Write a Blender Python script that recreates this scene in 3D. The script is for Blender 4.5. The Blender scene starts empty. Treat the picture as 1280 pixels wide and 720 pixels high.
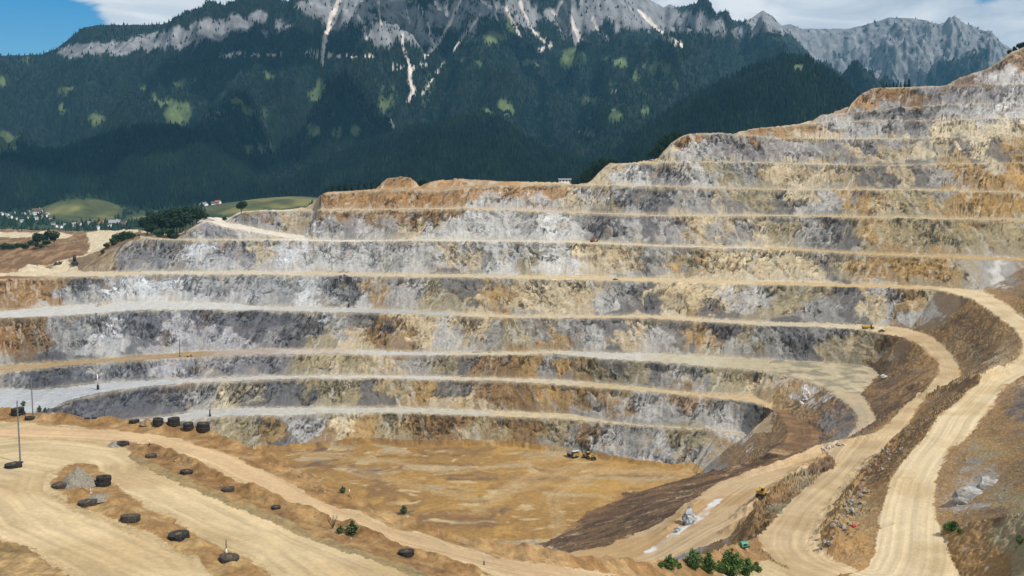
import bpy, math, random
import numpy as np
from mathutils import Vector, Matrix
from mathutils.geometry import delaunay_2d_cdt
random.seed(7); rng = np.random.default_rng(11)
scene = bpy.context.scene
COL = scene.collection

# ------------------------------------------------------------------ camera
F = 1372.0; PITCH = math.atan(165.0 / F); EYE = 226.0      # eye stands 226 m above the pit floor
CP, SP = math.cos(PITCH), math.sin(PITCH)
def s_of(py):                                   # drop below the eye per metre of distance
    y = -(np.asarray(py, float) - 360.0) / F
    return (SP - CP * y) / (CP + SP * y)
def t_of(px, py):                               # sideways offset per metre of distance
    y = -(np.asarray(py, float) - 360.0) / F
    return (np.asarray(px, float) - 640.0) / F / (CP + SP * y)
def py_of(s):                                   # inverse of s_of
    y = (SP - s * CP) / (CP + s * SP)
    return 360.0 - F * y
def px_of(t, py):
    y = -(np.asarray(py, float) - 360.0) / F
    return 640.0 + F * t * (CP + SP * y)
cam_d = bpy.data.cameras.new("camera"); cam = bpy.data.objects.new("camera", cam_d); COL.objects.link(cam)
cam.location = (0, 0, EYE); cam.rotation_euler = (math.pi / 2 - PITCH, 0, 0)
cam_d.sensor_width = 36.0; cam_d.lens = 36.0 * F / 1280.0; cam_d.clip_start = 1.0; cam_d.clip_end = 60000.0
scene.camera = cam

# ------------------------------------------------------------------ helpers
def lin(c):
    c = np.asarray(c, float) / 255.0
    return np.where(c <= 0.04045, c / 12.92, ((c + 0.055) / 1.055) ** 2.4)
_perm = np.random.default_rng(5).permutation(256).astype(np.int32)
_perm = np.concatenate([_perm, _perm, _perm])
_g3 = np.random.default_rng(6).normal(size=(256, 3)).astype(np.float32)
_g3 /= np.linalg.norm(_g3, axis=1, keepdims=True)
_g3x, _g3y, _g3z = [np.ascontiguousarray(np.concatenate([_g3[:, i]] * 1)) for i in range(3)]
_a2 = np.random.default_rng(8).random(256) * 6.2832
_g2x, _g2y = np.cos(_a2).astype(np.float32), np.sin(_a2).astype(np.float32)
from concurrent.futures import ThreadPoolExecutor
_pool = ThreadPoolExecutor(4)
def _perlin2(x, y):
    xi = np.floor(x); yi = np.floor(y); fx = x - xi; fy = y - yi
    xi = xi.astype(np.int32) & 255; yi = yi.astype(np.int32) & 255
    u = fx * fx * fx * (fx * (fx * 6 - 15) + 10); v = fy * fy * fy * (fy * (fy * 6 - 15) + 10)
    x1 = xi + 1; y1 = yi + 1; fx1 = fx - 1; fy1 = fy - 1
    p0 = _perm[xi]; p1 = _perm[x1]
    def gr(h, dx, dy): return _g2x[h] * dx + _g2y[h] * dy
    a = gr(_perm[p0 + yi], fx, fy); r0 = a + u * (gr(_perm[p1 + yi], fx1, fy) - a)
    a = gr(_perm[p0 + y1], fx, fy1); r1 = a + u * (gr(_perm[p1 + y1], fx1, fy1) - a)
    return (r0 + v * (r1 - r0)) * 1.45
def _perlin3(x, y, z):
    xi = np.floor(x); yi = np.floor(y); zi = np.floor(z); fx = x - xi; fy = y - yi; fz = z - zi
    xi = xi.astype(np.int32) & 255; yi = yi.astype(np.int32) & 255; zi = zi.astype(np.int32) & 255
    u = fx * fx * fx * (fx * (fx * 6 - 15) + 10); v = fy * fy * fy * (fy * (fy * 6 - 15) + 10); w = fz * fz * fz * (fz * (fz * 6 - 15) + 10)
    p0 = _perm[xi]; p1 = _perm[xi + 1]; a0 = _perm[p0 + yi]; a1 = _perm[p0 + yi + 1]; b0 = _perm[p1 + yi]; b1 = _perm[p1 + yi + 1]
    fx1 = fx - 1; fy1 = fy - 1; q = []
    for dz, fzz in ((0, fz), (1, fz - 1)):
        def gr(h, dx, dy):
            h = _perm[h + zi + dz]; return _g3x[h] * dx + _g3y[h] * dy + _g3z[h] * fzz
        a = gr(a0, fx, fy); r0 = a + u * (gr(b0, fx1, fy) - a)
        a = gr(a1, fx, fy1); r1 = a + u * (gr(b1, fx1, fy1) - a)
        q.append(r0 + v * (r1 - r0))
    return (q[0] + w * (q[1] - q[0])) * 1.6
def perlin(x, y, z=None):
    x, y = np.broadcast_arrays(np.asarray(x, np.float32), np.asarray(y, np.float32))
    sh = x.shape; x = x.ravel(); y = y.ravel(); n = x.size
    zz = None if z is None else np.broadcast_to(np.asarray(z, np.float32), sh).ravel()
    out = np.empty(n, np.float32); step = 32768
    def job(k):
        sl = slice(k, k + step)
        out[sl] = _perlin2(x[sl], y[sl]) if zz is None else _perlin3(x[sl], y[sl], zz[sl])
    if n <= step: job(0)
    else: list(_pool.map(job, range(0, n, step)))
    return out.reshape(sh)
def fbm(x, y, z=None, o=4, gain=0.5, seed=0.0):
    r = 0; a = 1.0; f = 1.0
    for k in range(o):
        r = r + a * perlin(x * f + 17.3 * k + seed, y * f + 5.1 * k + seed * 1.7, None if z is None else z * f + 9.7 * k)
        a *= gain; f *= 2.03
    return r
def ridged(x, y, z=None, o=4, seed=0.0):
    r = 0; a = 1.0; f = 1.0; n = 0
    for k in range(o):
        r = r + a * (1 - np.abs(perlin(x * f + 13.1 * k + seed, y * f + 7.7 * k + seed, None if z is None else z * f)) * 2)
        n += a; a *= 0.5; f *= 2.1
    return r / n
def smooth(a, b, x):
    t = np.clip((x - a) / (b - a), 0, 1); return t * t * (3 - 2 * t)
def in_poly(px, py, poly):
    poly = np.asarray(poly, float); out = np.zeros(px.shape, bool)
    n = len(poly); j = n - 1
    for i in range(n):
        xi, yi = poly[i]; xj, yj = poly[j]
        if yi != yj:
            c = ((yi > py) != (yj > py)) & (px < (xj - xi) * (py - yi) / (yj - yi) + xi)
            out ^= c
        j = i
    return out
def seg_dist(px, py, line):
    """distance to a polyline and arc length of the nearest point"""
    best = np.full(px.shape, 1e9, np.float32); al = np.zeros(px.shape, np.float32); acc = 0.0
    for (ax, ay), (bx, by) in zip(line[:-1], line[1:]):
        dx, dy = bx - ax, by - ay; L2 = dx * dx + dy * dy + 1e-9
        t = np.clip(((px - ax) * dx + (py - ay) * dy) / L2, 0, 1)
        d = np.hypot(px - ax - t * dx, py - ay - t * dy)
        m = d < best; best[m] = d[m]; al[m] = (acc + t * math.sqrt(L2))[m]; acc += math.sqrt(L2)
    return best, al
def tag(o, label=None, cat=None, group=None, kind=None):
    if label: o['label'] = label
    if cat: o['category'] = cat
    if group: o['group'] = group
    if kind: o['kind'] = kind
    return o
def np_mesh(name, verts, faces, mat, colors=None, smooth_shade=False, parent=None):
    me = bpy.data.meshes.new(name)
    verts = np.ascontiguousarray(verts, np.float32); faces = np.ascontiguousarray(faces, np.int32)
    k = faces.shape[1]; n = len(faces)
    me.vertices.add(len(verts)); me.vertices.foreach_set('co', verts.ravel())
    me.loops.add(n * k); me.loops.foreach_set('vertex_index', faces.ravel())
    me.polygons.add(n); me.polygons.foreach_set('loop_start', np.arange(0, n * k, k, dtype=np.int32))
    me.polygons.foreach_set('loop_total', np.full(n, k, np.int32))
    me.polygons.foreach_set('use_smooth', np.full(n, smooth_shade, bool))
    me.update(calc_edges=True)
    if colors is not None:
        at = me.color_attributes.new('Col', 'FLOAT_COLOR', 'POINT')
        c = np.ones((len(verts), 4), np.float32); c[:, :3] = colors
        at.data.foreach_set('color', c.ravel())
    if mat: me.materials.append(mat)
    o = bpy.data.objects.new(name, me); COL.objects.link(o)
    if parent is not None: o.parent = parent
    return o

# ------------------------------------------------------------------ materials
def new_mat(name, rough=0.9):
    m = bpy.data.materials.new(name); m.use_nodes = True
    b = m.node_tree.nodes['Principled BSDF']; b.inputs['Roughness'].default_value = rough
    b.inputs['Specular IOR Level'].default_value = 0.25
    return m, m.node_tree, b
def ground_mat(name, scale=0.6, amt=0.35, bump=0.5, bscale=0.8, bdist=0.4, rough=0.95):
    m, nt, b = new_mat(name, rough); N, L = nt.nodes, nt.links
    at = N.new('ShaderNodeAttribute'); at.attribute_name = 'Col'
    g = N.new('ShaderNodeNewGeometry')
    n1 = N.new('ShaderNodeTexNoise'); n1.inputs['Scale'].default_value = scale; n1.inputs['Detail'].default_value = 6; n1.inputs['Roughness'].default_value = 0.65
    L.new(g.outputs['Position'], n1.inputs['Vector'])
    mr = N.new('ShaderNodeMapRange'); mr.inputs['From Min'].default_value = 0.3; mr.inputs['From Max'].default_value = 0.7
    mr.inputs['To Min'].default_value = 1 - amt; mr.inputs['To Max'].default_value = 1 + amt
    L.new(n1.outputs['Fac'], mr.inputs['Value'])
    mx = N.new('ShaderNodeVectorMath'); mx.operation = 'SCALE'
    L.new(at.outputs['Color'], mx.inputs[0]); L.new(mr.outputs['Result'], mx.inputs['Scale'])
    L.new(mx.outputs['Vector'], b.inputs['Base Color'])
    n2 = N.new('ShaderNodeTexNoise'); n2.inputs['Scale'].default_value = bscale; n2.inputs['Detail'].default_value = 5; n2.inputs['Roughness'].default_value = 0.6
    L.new(g.outputs['Position'], n2.inputs['Vector'])
    bp = N.new('ShaderNodeBump'); bp.inputs['Strength'].default_value = bump; bp.inputs['Distance'].default_value = bdist
    L.new(n2.outputs['Fac'], bp.inputs['Height']); L.new(bp.outputs['Normal'], b.inputs['Normal'])
    return m
def plain_mat(name, rgb, rough=0.6, metal=0.0, var=0.15, scale=3.0):
    m, nt, b = new_mat(name, rough); N, L = nt.nodes, nt.links
    b.inputs['Metallic'].default_value = metal
    tc = N.new('ShaderNodeTexCoord'); n = N.new('ShaderNodeTexNoise'); n.inputs['Scale'].default_value = scale; n.inputs['Detail'].default_value = 4
    L.new(tc.outputs['Object'], n.inputs['Vector'])
    mr = N.new('ShaderNodeMapRange'); mr.inputs['From Min'].default_value = 0.3; mr.inputs['From Max'].default_value = 0.7
    mr.inputs['To Min'].default_value = 1 - var; mr.inputs['To Max'].default_value = 1 + var
    L.new(n.outputs['Fac'], mr.inputs['Value'])
    mx = N.new('ShaderNodeVectorMath'); mx.operation = 'SCALE'; mx.inputs[0].default_value = rgb
    L.new(mr.outputs['Result'], mx.inputs['Scale']); L.new(mx.outputs['Vector'], b.inputs['Base Color'])
    return m

# ------------------------------------------------------------------ break lines of the open pit
K58 = 1 / math.tan(math.radians(58.0))
def gsm(a, sig):
    r = int(sig * 3); k = np.exp(-0.5 * (np.arange(-r, r + 1) / sig) ** 2); k /= k.sum()
    return np.convolve(np.pad(a, r, mode='edge'), k, mode='valid')
def tab(l):
    return [a for a, b in l], [b for a, b in l]
def at_x(l, X):
    a, b = tab(l); return np.interp(X, a, b)
FLOOR = [(-110,606),(0,590),(150,573),(270,566),(330,563.5),(362,562),(425,557.5),(514,556),(640,559),(676,563),(707,566),(745,573),(779,578),(820,585),(870,590)]
L1C = [(-110,560),(0,552),(100,540),(227,527),(250,522),(320,519.5),(445,516),(520,517),(640,521.5),(715,524),(752,527.5),(800,533),(860,536),(920,540),(955,548)]
L1T = [(-110,552),(0,544),(100,532),(225,519),(245,512.5),(320,510),(445,509),(520,510),(640,514.5),(715,518),(752,525),(800,531.5),(860,535),(920,539),(955,547)]
L2C = [(-110,528),(0,520),(40,517),(67,511),(92,498),(130,490),(185,483),(225,479),(320,475.5),(382,473),(432,474),(460,471.5+1),(520,474.5),(640,477),(715,482.5),(800,489),(890,496.5),(937,503),(956,511)]
L2T = [(-110,494),(0,486),(82,485),(140,477.5),(215,474),(320,470.5),(460,468.5),(515,470),(640,472.5),(715,476),(800,484),(880,492),(937,494.6),(952,501)]
L3C = [(-110,476),(0,467),(50,461),(112,454),(175,450),(240,446),(320,443),(382,443),(420,441),(470,444),(570,444),(640,444),(690,442),(760,449),(855,455),(955,464)]
L3T = [(-110,463),(0,456),(75,452.5),(175,445),(225,441),(320,437),(460,437.5),(520,440),(640,440.3),(700,438.5),(765,441),(840,442.5),(955,449)]
L4C = [(-110,402),(0,397.5),(75,395),(125,391),(175,387),(250,386),(320,388),(432,390),(520,392.5),(640,397.5),(800,397.5),(960,407),(1075,412)]
L4T = [(-110,394),(0,389.5),(75,382.5),(150,377.5),(225,377),(287,379),(320,383),(445,385),(640,394),(800,394),(960,402),(1075,406)]
L5C = [(-110,352),(50,348),(83,346.5),(194,343),(320,343),(640,348),(807,351.7),(960,356.2),(1099,359.5),(1165,361.5)]
L6C = [(152,309),(165,300),(180,297.5),(215,300),(264,300.5),(360,300.5),(430,302),(531,301),(640,302),(723,303.6),(818,308),(960,311),(1099,319),(1280,325),(1380,330)]
R6C = [(246,284),(258,276.5),(278,283.5),(320,290.5),(360,297),(400,299.5)]
R6T = [(246,279),(258,271.5),(278,277.5),(300,280.5),(320,285.5),(360,292.5),(400,297)]
L7C = [(288,274),(300,266),(330,263.5),(398,263),(514,262),(587,260.5),(640,263),(723,266),(818,270),(960,270),(1154,273),(1280,276),(1380,278)]
L8C = [(386,259),(405,241),(464,237.5),(553,237),(620,232),(690,230),(735,231.5),(818,233),(960,237),(1165,238),(1280,241),(1380,243)]
L9C = [(736,229),(759,204.5),(868,202.5),(960,203.6),(1099,207),(1182,205.5),(1280,203),(1380,202)]
L10C = [(824,199),(838,180),(862,166),(900,166),(929,168),(960,172),(1081,173.6),(1182,172),(1280,166),(1380,162)]
L11C = [(922,165),(945,161),(960,159),(996,155),(1071,151),(1182,150),(1280,147),(1380,145)]
L12C = [(1014,151),(1024,143.5),(1077,139.5),(1171,130.5),(1280,128),(1380,126)]
L13C = [(1062,133),(1078,116),(1092,109.5),(1140,108),(1188,106.3),(1280,105.5),(1380,105)]
L14C = [(1186,104.5),(1200,97),(1240,84),(1255,72),(1262,66),(1280,58),(1380,30)]

LINES = []                                      # each an (n,3) array of X, Y, h (h = drop below the eye)
def add_line(pts): LINES.append(np.asarray(pts, float))
def pix(px, py, h):
    s = s_of(py); Y = h / s; return np.stack([t_of(px, py) * Y, Y, h + 0 * Y], -1)
def pl(lst):                                    # list of (px, py, h)
    return np.array([pix(np.float64(a), np.float64(b), np.float64(c)) for a, b, c in lst])
STEP = 8
XL = np.arange(-110, 956, STEP).astype(float)
h = 226.0 + 0 * XL; fy = at_x(FLOOR, XL); d = h / s_of(fy)
lvl = {}
m = XL <= 870
floor_line = pix(XL[m], fy[m], h[m])
TARGET = {'L1': 203, 'L2': 181, 'L3': 164, 'L4': 138, 'L5': 109}
bl = smooth(860, 950, XL)
for n, c, t in (('L1', L1C, L1T), ('L2', L2C, L2T), ('L3', L3C, L3T)):
    pc, pt = at_x(c, XL), at_x(t, XL); sc = s_of(pc)
    h2 = sc * (d + K58 * h) / (1 + K58 * sc)
    h2 = gsm(h2, 6); h2 = h2 * (1 - bl) + TARGET[n] * bl
    dc = np.maximum(h2 / sc, d + 3.0); dt = np.maximum(h2 / s_of(pt), dc + 1.5)
    h2c = dc * sc
    lvl[n] = (np.stack([t_of(XL, pc) * dc, dc, h2c], -1), np.stack([t_of(XL, pt) * dt, dt, h2c], -1))
    h, d = h2c, dt
XM = np.arange(-110, 1381, STEP).astype(float)
ok = XM <= 1076
h4 = np.interp(XM, XL, h); d4 = np.interp(XM, XL, d)
pc, pt = at_x(L4C, XM), at_x(L4T, XM); sc = s_of(pc)
h2 = sc * (d4 + K58 * h4) / (1 + K58 * sc); b2 = smooth(860, 950, XM)
h2 = gsm(h2 * (1 - b2) + 138 * b2, 6); dc = h2 / sc; dt = np.maximum(h2 / s_of(pt), dc + 2)
lvl['L4'] = (np.stack([t_of(XM, pc) * dc, dc, h2], -1)[ok], np.stack([t_of(XM, pt) * dt, dt, h2], -1)[ok])
h, d = h2, dt
pc = at_x(L5C, XM); sc = s_of(pc)
h2 = sc * (d + K58 * h) / (1 + K58 * sc); b2 = smooth(900, 1050, XM)
h2 = gsm(h2 * (1 - b2) + 109 * b2, 6); dc = h2 / sc; ptt = pc - np.interp(XM, [-110, 60, 150, 1000, 1165], [10, 9, 4, 4, 4]); dt = h2 / s_of(ptt)
ok5 = XM <= 1166
lvl['L5'] = (np.stack([t_of(XM, pc) * dc, dc, h2], -1)[ok5], np.stack([t_of(XM, ptt) * dt, dt, h2], -1)[ok5])
dt = np.where(XM > 1166, np.interp(1160, XM, dt), dt)
h, d = h2, dt
# the upper benches, each starting at its own left end
top_d, top_h, top_py = d.copy(), h.copy(), ptt.copy()
for n, c, bw in (('L6', L6C, 16), ('R6', R6C, None), ('L7', L7C, 17), ('L8', L8C, 17), ('L9', L9C, 15), ('L10', L10C, 14), ('L11', L11C, 13), ('L12', L12C, 13), ('L13', L13C, 14), ('L14', L14C, 30)):
    x0, x1 = c[0][0], c[-1][0]
    mm = (XM >= x0) & (XM <= x1)
    pc = at_x(c, XM[mm]); sc = s_of(pc)
    h2 = sc * (d[mm] + K58 * h[mm]) / (1 + K58 * sc)
    dc = d[mm] + (h[mm] - h2) * K58
    if n == 'R6': dt = np.maximum(h2 / s_of(at_x(R6T, XM[mm])), dc + 4)
    else: dt = dc + bw
    ptop = py_of(h2 / dt)
    lvl[n] = (np.stack([t_of(XM[mm], pc) * dc, dc, h2], -1), np.stack([t_of(XM[mm], pc) * dt, dt, h2], -1))
    d = d.copy(); h = h.copy(); d[mm] = dt; h[mm] = h2
    top_d[mm] = dt; top_h[mm] = h2; top_py[mm] = pc
# ---- the right-hand complex of ramps
R5_in = pl([(1174,362.5,109),(1214,373,109),(1226,381,109),(1247,395,109),(1268,411,109),(1277,425,109),(1276,442,109),(1258,459,109),(1240,466,109),(1224,474,109),(1205,492,109),(1190,505,109),(1174,520,109),(1152,550,109),(1140,564,109),(1127,580,109),(1113,600,109),(1104,631,109),(1099,659,109),(1093,692,109),(1085,709,109)])
R5_out = pl([(1174,359,109),(1228,363,109),(1255,378,109),(1280,397,109),(1305,418,109),(1312,440,109),(1298,460,109),(1280,470,109),(1257,482,109),(1237,510,109),(1220,537,109),(1210,546,109),(1186,562,109),(1179,576,109),(1170,600,109),(1168,631,109),(1174,659,109),(1185,687,109),(1202,720,109),(1230,780,109)])
L4_in = pl([(1076,412.3,138),(1103,417.5,138),(1128,421,138),(1147,428,138),(1158,440,138),(1172,450,138),(1175,458,138),(1172,468,138),(1165,478,138),(1150,492,138),(1135,502,138),(1118,520,138),(1105,535,138)])
L4_out = pl([(1080,406,138),(1103,407,138),(1137,411,138),(1157,418,138),(1178,430,138),(1193,447,138),(1200,459,138),(1200,472,138),(1186,480,138),(1164,492,138),(1147,510,138),(1133,532,138),(1107,560,138),(1097,573,136.5),(1080,597,134),(1062,615,130),(1045,635,126),(1035,652,122),(1025,672,118),(1027,687,114),(1042,700,111),(1060,708,109.5),(1074,714,109)])
RLc = pl([(1090,541,138),(1062,550,139),(1030,556,140),(1005,567,141),(970,580,143),(937,590,146),(900,602,149),(876,617,151),(843,642,154),(807,662,157),(762,681,159),(707,691,160)])
BERM_l = pl([(1030,580,139),(1000,600,142),(965,620,144),(945,640,145),(920,665,145.5)])
BERM_r = pl([(1045,580,137),(1020,600,133),(990,625,127),(968,650,121),(945,672,116),(957,690,113),(982,710,109.5),(1000,720,107.5),(1010,728,106)])
RL_near = pl([(920,665,145.5),(905,683,147),(880,697,150),(820,705,155),(740,702,158),(704,696,161)])
L2_out = pl([(969,507,181),(990,517.5,181),(1004,528,181),(1017,534,181),(1029,542,181),(1019,555,181),(1000,564,182),(975,572,186)])
L2_in = pl([(966,514,181),(973,519.6,181),(981,530,181),(983,542,181),(977,553,182),(960,565,186),(935,577,196),(905,587,212)])
L3_in = pl([(960,464.5,164),(992,470,164),(1025,482,164),(1046,495,164),(1065,509,164),(1071,520,164),(1069,534,164),(1057,548,164)])
L3_out = pl([(962,449,164),(1000,451,164),(1025,452,164),(1060,455,164),(1093,460,164),(1098,468,164),(1088,482,164),(1077,491,164),(1083,503,164),(1092,517,164),(1096,530,164),(1081,543,164)])
SPOIL_toe = pl([(872,594,226),(862,600,226),(832,606,226),(795,616,226),(760,631,226),(732,642,226),(704,664,226),(682,684,226)])
def j(a, b): return np.concatenate([a, b])
add_line(j(floor_line, SPOIL_toe))
add_line(lvl['L1'][0]); add_line(lvl['L1'][1])
add_line(j(lvl['L2'][0], L2_in)); add_line(j(lvl['L2'][1], L2_out))
add_line(j(lvl['L3'][0], L3_in)); add_line(j(lvl['L3'][1], L3_out))
add_line(j(j(lvl['L4'][0], L4_in), RLc)); add_line(j(lvl['L4'][1], L4_out))
add_line(j(lvl['L5'][0], R5_in)); add_line(j(lvl['L5'][1], R5_out))
add_line(BERM_l); add_line(BERM_r); add_line(RL_near)
for n in ('L6', 'R6', 'L7', 'L8', 'L9', 'L10', 'L11', 'L12', 'L13', 'L14'):
    add_line(lvl[n][0]); add_line(lvl[n][1])
# hidden foot of the ramp crest, so that it drops away steeply
hid = RLc[2:9].copy(); hid[:, :2] *= 1.03; hid[:, 2] += 11; add_line(hid)
# plateau with the spoil mounds on top of the eighth bench
md = np.interp([470,484,498,513,524,540,570,640,700,724], XM, np.interp(XM, XM[(XM >= 386)], lvl['L8'][1][:, 1])) + 10
mp = np.array([236,222,220,221,232.5,226,223,226.5,227.5,232.0]); mx = np.array([470,484,498,513,524,540,570,640,700,724.])
mh = s_of(mp) * md
add_line(np.stack([t_of(mx, mp) * md, md, mh], -1))
# behind the skyline the hill falls away
def back(x, dd, dh):
    return np.stack([t_of(x, np.interp(x, XM, top_py)) * (np.interp(x, XM, top_d) + dd), np.interp(x, XM, top_d) + dd, np.interp(x, XM, top_h) + dh], -1)
xb = XM[XM >= 176]
add_line(back(xb, np.where((xb > 460) & (xb < 730), 26, 14) + np.where(xb < 250, 60, 0), np.where((xb > 460) & (xb < 730), 1, 0.5)))
add_line(back(xb, 90, 55)); b3 = back(xb, 420, 0); b3[:, 2] = 260; add_line(b3)
# brown rise and plateau at far left
lf = [(-150,331,104),(-20,329,104),(40,330,105),(84,324,103),(104,318,101),(130,310,98)]
add_line(pl(lf)); add_line(pl([(-150,310,99),(0,308,99),(60,304,98),(100,300,99),(135,296,96)]))
add_line(pl([(-150,285,95),(0,286.5,95),(60,287.5,95.5),(110,288.5,96),(150,287,92),(172,286,90)]))
eb = pl([(-150,285,95),(0,286.5,95),(60,287.5,95.5),(110,288.5,96),(150,287,92),(172,286,90)])
e2 = eb.copy(); e2[:, :2] *= 1.05; e2[:, 2] += 45; add_line(e2); e3 = eb.copy(); e3[:, :2] *= 1.25; e3[:, 2] = 260; add_line(e3)
# foreground terrace
FG = [(-130,510,57),(0,513,57),(50,519,57),(100,523,57),(160,527,57),(200,533,57),(262,540,57.5),(300,555,58),(330,568,59),(370,590,60),(400,607,61),(440,625,63),(500,650,66),(560,668,69),(620,681,71),(680,688,73),(720,697,75),(800,706,82),(850,702,87),(890,694,94),(925,681,105)]
fg = pl(FG); add_line(fg)
f2 = fg.copy(); f2[:, :2] *= (1 + 18 / np.hypot(f2[:, 0], f2[:, 1]))[:, None]; f2[:, 2] += 20; add_line(f2[:-3])
f3 = fg[:-6].copy(); f3[:, :2] *= (1 + 150 / np.hypot(f3[:, 0], f3[:, 1]))[:, None]; f3[:, 2] = 200; f3[-3:, 2] = 190; add_line(f3)
f4 = fg[:-8].copy(); f4[:, :2] *= (1 + 230 / np.hypot(f4[:, 0], f4[:, 1]))[:, None]; f4[:, 2] = 226; add_line(f4)
add_line(pl([(-150,720,54),(100,720,56),(300,720,58.5),(500,720,62),(600,720,65.5),(690,720,73),(800,722,81),(900,722,92),(960,722,102)]))
add_line(pl([(-200,900,42),(100,900,43),(600,900,50),(900,900,70),(1250,900,85)]))
add_line(pl([(-400,1300,25),(600,1300,25),(1700,1300,40)]))
# hillside on the right
add_line(pl([(1292,486,101),(1292,500,99.5),(1290,560,95),(1290,640,92),(1300,720,90),(1340,820,80)]))
add_line([(520,1000,40),(500,820,50),(430,740,58),(400,600,52),(320,470,60),(260,360,58),(215,235,55),(180,140,50)])

# ------------------------------------------------------------------ triangulate and sample
P, E = [], []
for L in LINES:
    k0 = len(P)
    P += [tuple(p) for p in L]; E += [(k0 + i, k0 + i + 1) for i in range(len(L) - 1)]
PA = np.array(P)
vs, es, fs, ov, oe, of = delaunay_2d_cdt([Vector(p[:2]) for p in P], E, [], 0, 0.01)
TV = np.zeros((len(vs), 3)); bad = 0
for i, (v, o) in enumerate(zip(vs, ov)):
    TV[i, :2] = v
    if o: TV[i, 2] = PA[o, 2].mean()
    else:
        bad += 1; dd = np.hypot(PA[:, 0] - v[0], PA[:, 1] - v[1]); q = np.argsort(dd)[:2]
        TV[i, 2] = (PA[q, 2] / (dd[q] + .1)).sum() / (1 / (dd[q] + .1)).sum()
        print('CROSS', round(v[0]), round(v[1]), 'px', round(640 + F * v[0] / v[1]), 'py', round(195 + F * TV[i, 2] / v[1]))
print('tin', len(vs), len(fs), 'crossings', bad)
NC = 1260; TT = np.linspace(-0.57, 0.60, NC).astype(np.float32)
NR = 3000; YY = np.geomspace(45, 1900, NR).astype(np.float32)
HH = np.full((NC, NR), np.nan, np.float32)
dt_ = TT[1] - TT[0]; lg = math.log(YY[1] / YY[0])
for f in fs:
    a, b, c = TV[f[0]], TV[f[1]], TV[f[2]]
    y0 = max(min(a[1], b[1], c[1]), 45.0); y1 = max(a[1], b[1], c[1])
    if y1 < 45: continue
    ts = [p[0] / max(p[1], 20.0) for p in (a, b, c)]
    if min(a[1], b[1], c[1]) < 45: ts += [-.57, .6]
    i0 = max(int((min(ts) + .57) / dt_), 0); i1 = min(int((max(ts) + .57) / dt_) + 2, NC)
    r0 = max(int(math.log(y0 / 45) / lg), 0); r1 = min(int(math.log(y1 / 45) / lg) + 2, NR)
    if i1 <= i0 or r1 <= r0: continue
    Yg = YY[None, r0:r1]; Xg = TT[i0:i1, None] * Yg
    det = (b[1] - c[1]) * (a[0] - c[0]) + (c[0] - b[0]) * (a[1] - c[1])
    if abs(det) < 1e-6: continue
    w0 = ((b[1] - c[1]) * (Xg - c[0]) + (c[0] - b[0]) * (Yg - c[1])) / det
    w1 = ((c[1] - a[1]) * (Xg - c[0]) + (a[0] - c[0]) * (Yg - c[1])) / det
    w2 = 1 - w0 - w1; ins = (w0 >= -1e-4) & (w1 >= -1e-4) & (w2 >= -1e-4)
    if ins.any():
        sub = HH[i0:i1, r0:r1]; sub[ins] = (w0 * a[2] + w1 * b[2] + w2 * c[2])[ins]
# ------------------------------------------------------------------ erosion: crests and faces wander in plan
slope_d = np.abs(np.gradient(HH, axis=1)) / np.gradient(YY)[None]
DY = np.broadcast_to(YY[None], HH.shape); DX = TT[:, None] * DY
nearD = smooth(330, 520, DY)
wyD = nearD * (2.4 * fbm(DX / 45, DY / 60, o=2) + 0.9 * fbm(DX / 16, DY / 26, o=2, seed=3) + 0.55 * fbm(DX / 5, DY / 8, o=2, seed=4))
wxD = nearD * 2.2 * fbm(DX / 40, DY / 40, o=2, seed=8)
def bil_s(A, sx, sr):
    ix = sx.astype(np.int32); ir = sr.astype(np.int32); fx = (sx - ix).astype(np.float32); fr = (sr - ir).astype(np.float32)
    return A[ix, ir] * (1 - fx) * (1 - fr) + A[ix + 1, ir] * fx * (1 - fr) + A[ix, ir + 1] * (1 - fx) * fr + A[ix + 1, ir + 1] * fx * fr
sxD = np.clip(((DX + wxD) / (DY + wyD) - TT[0]) / dt_, 0, NC - 1.001); srD = np.clip(np.log((DY + wyD) / 45) / lg, 0, NR - 1.001)
HH0 = HH
HH, slope_d = bil_s(HH0, sxD, srD), bil_s(slope_d, sxD, srD)
del wyD, wxD, sxD, srD, DX, nearD
# adaptive rows: fine where the pit is steep, coarse where flat
fin = np.isfinite(HH); S = np.where(fin, HH, 400) / YY[None]
run = np.minimum.accumulate(S, axis=1); dS = np.abs(np.diff(S, axis=1)) * F
vis = (S[:, 1:] <= run[:, :-1] + 1e-6)
W = np.where(vis, dS, np.minimum(dS, 4) * 0.2) + 0.00035 * 70
W = np.where(S[:, 1:] < 0.62, W, W * 0.15)
kern = np.exp(-0.5 * (np.arange(-9, 10) / 3.0) ** 2); kern /= kern.sum()
Wp = np.pad(W, ((9, 9), (0, 0)), mode='edge'); W = sum(kern[q] * Wp[q:q + NC] for q in range(19))
CUM = np.concatenate([np.zeros((NC, 1)), np.cumsum(W, axis=1)], axis=1)
MR = 1200
GY = np.empty((NC, MR), np.float32)
for i in range(NC): GY[i] = np.interp(np.linspace(0, CUM[i, -1], MR), CUM[i], YY)
GX = TT[:, None] * GY
near = smooth(330, 520, GY)                     # 0 on the near terrace, 1 in the pit
AX, AY = GX, GY
GH = np.empty((NC, MR), np.float32); GS = np.empty_like(GH)
rowc = np.clip(np.log(GY / 45) / lg, 0, NR - 1.001); ir = rowc.astype(np.int32); fr = rowc - ir; ii_ = np.arange(NC)[:, None]
GH = HH[ii_, ir] * (1 - fr) + HH[ii_, ir + 1] * fr; GS = np.nan_to_num(slope_d[ii_, ir] * (1 - fr) + slope_d[ii_, ir + 1] * fr, nan=0.3)
okv = np.isfinite(GH)
GH = np.nan_to_num(GH, nan=260.0)
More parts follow.
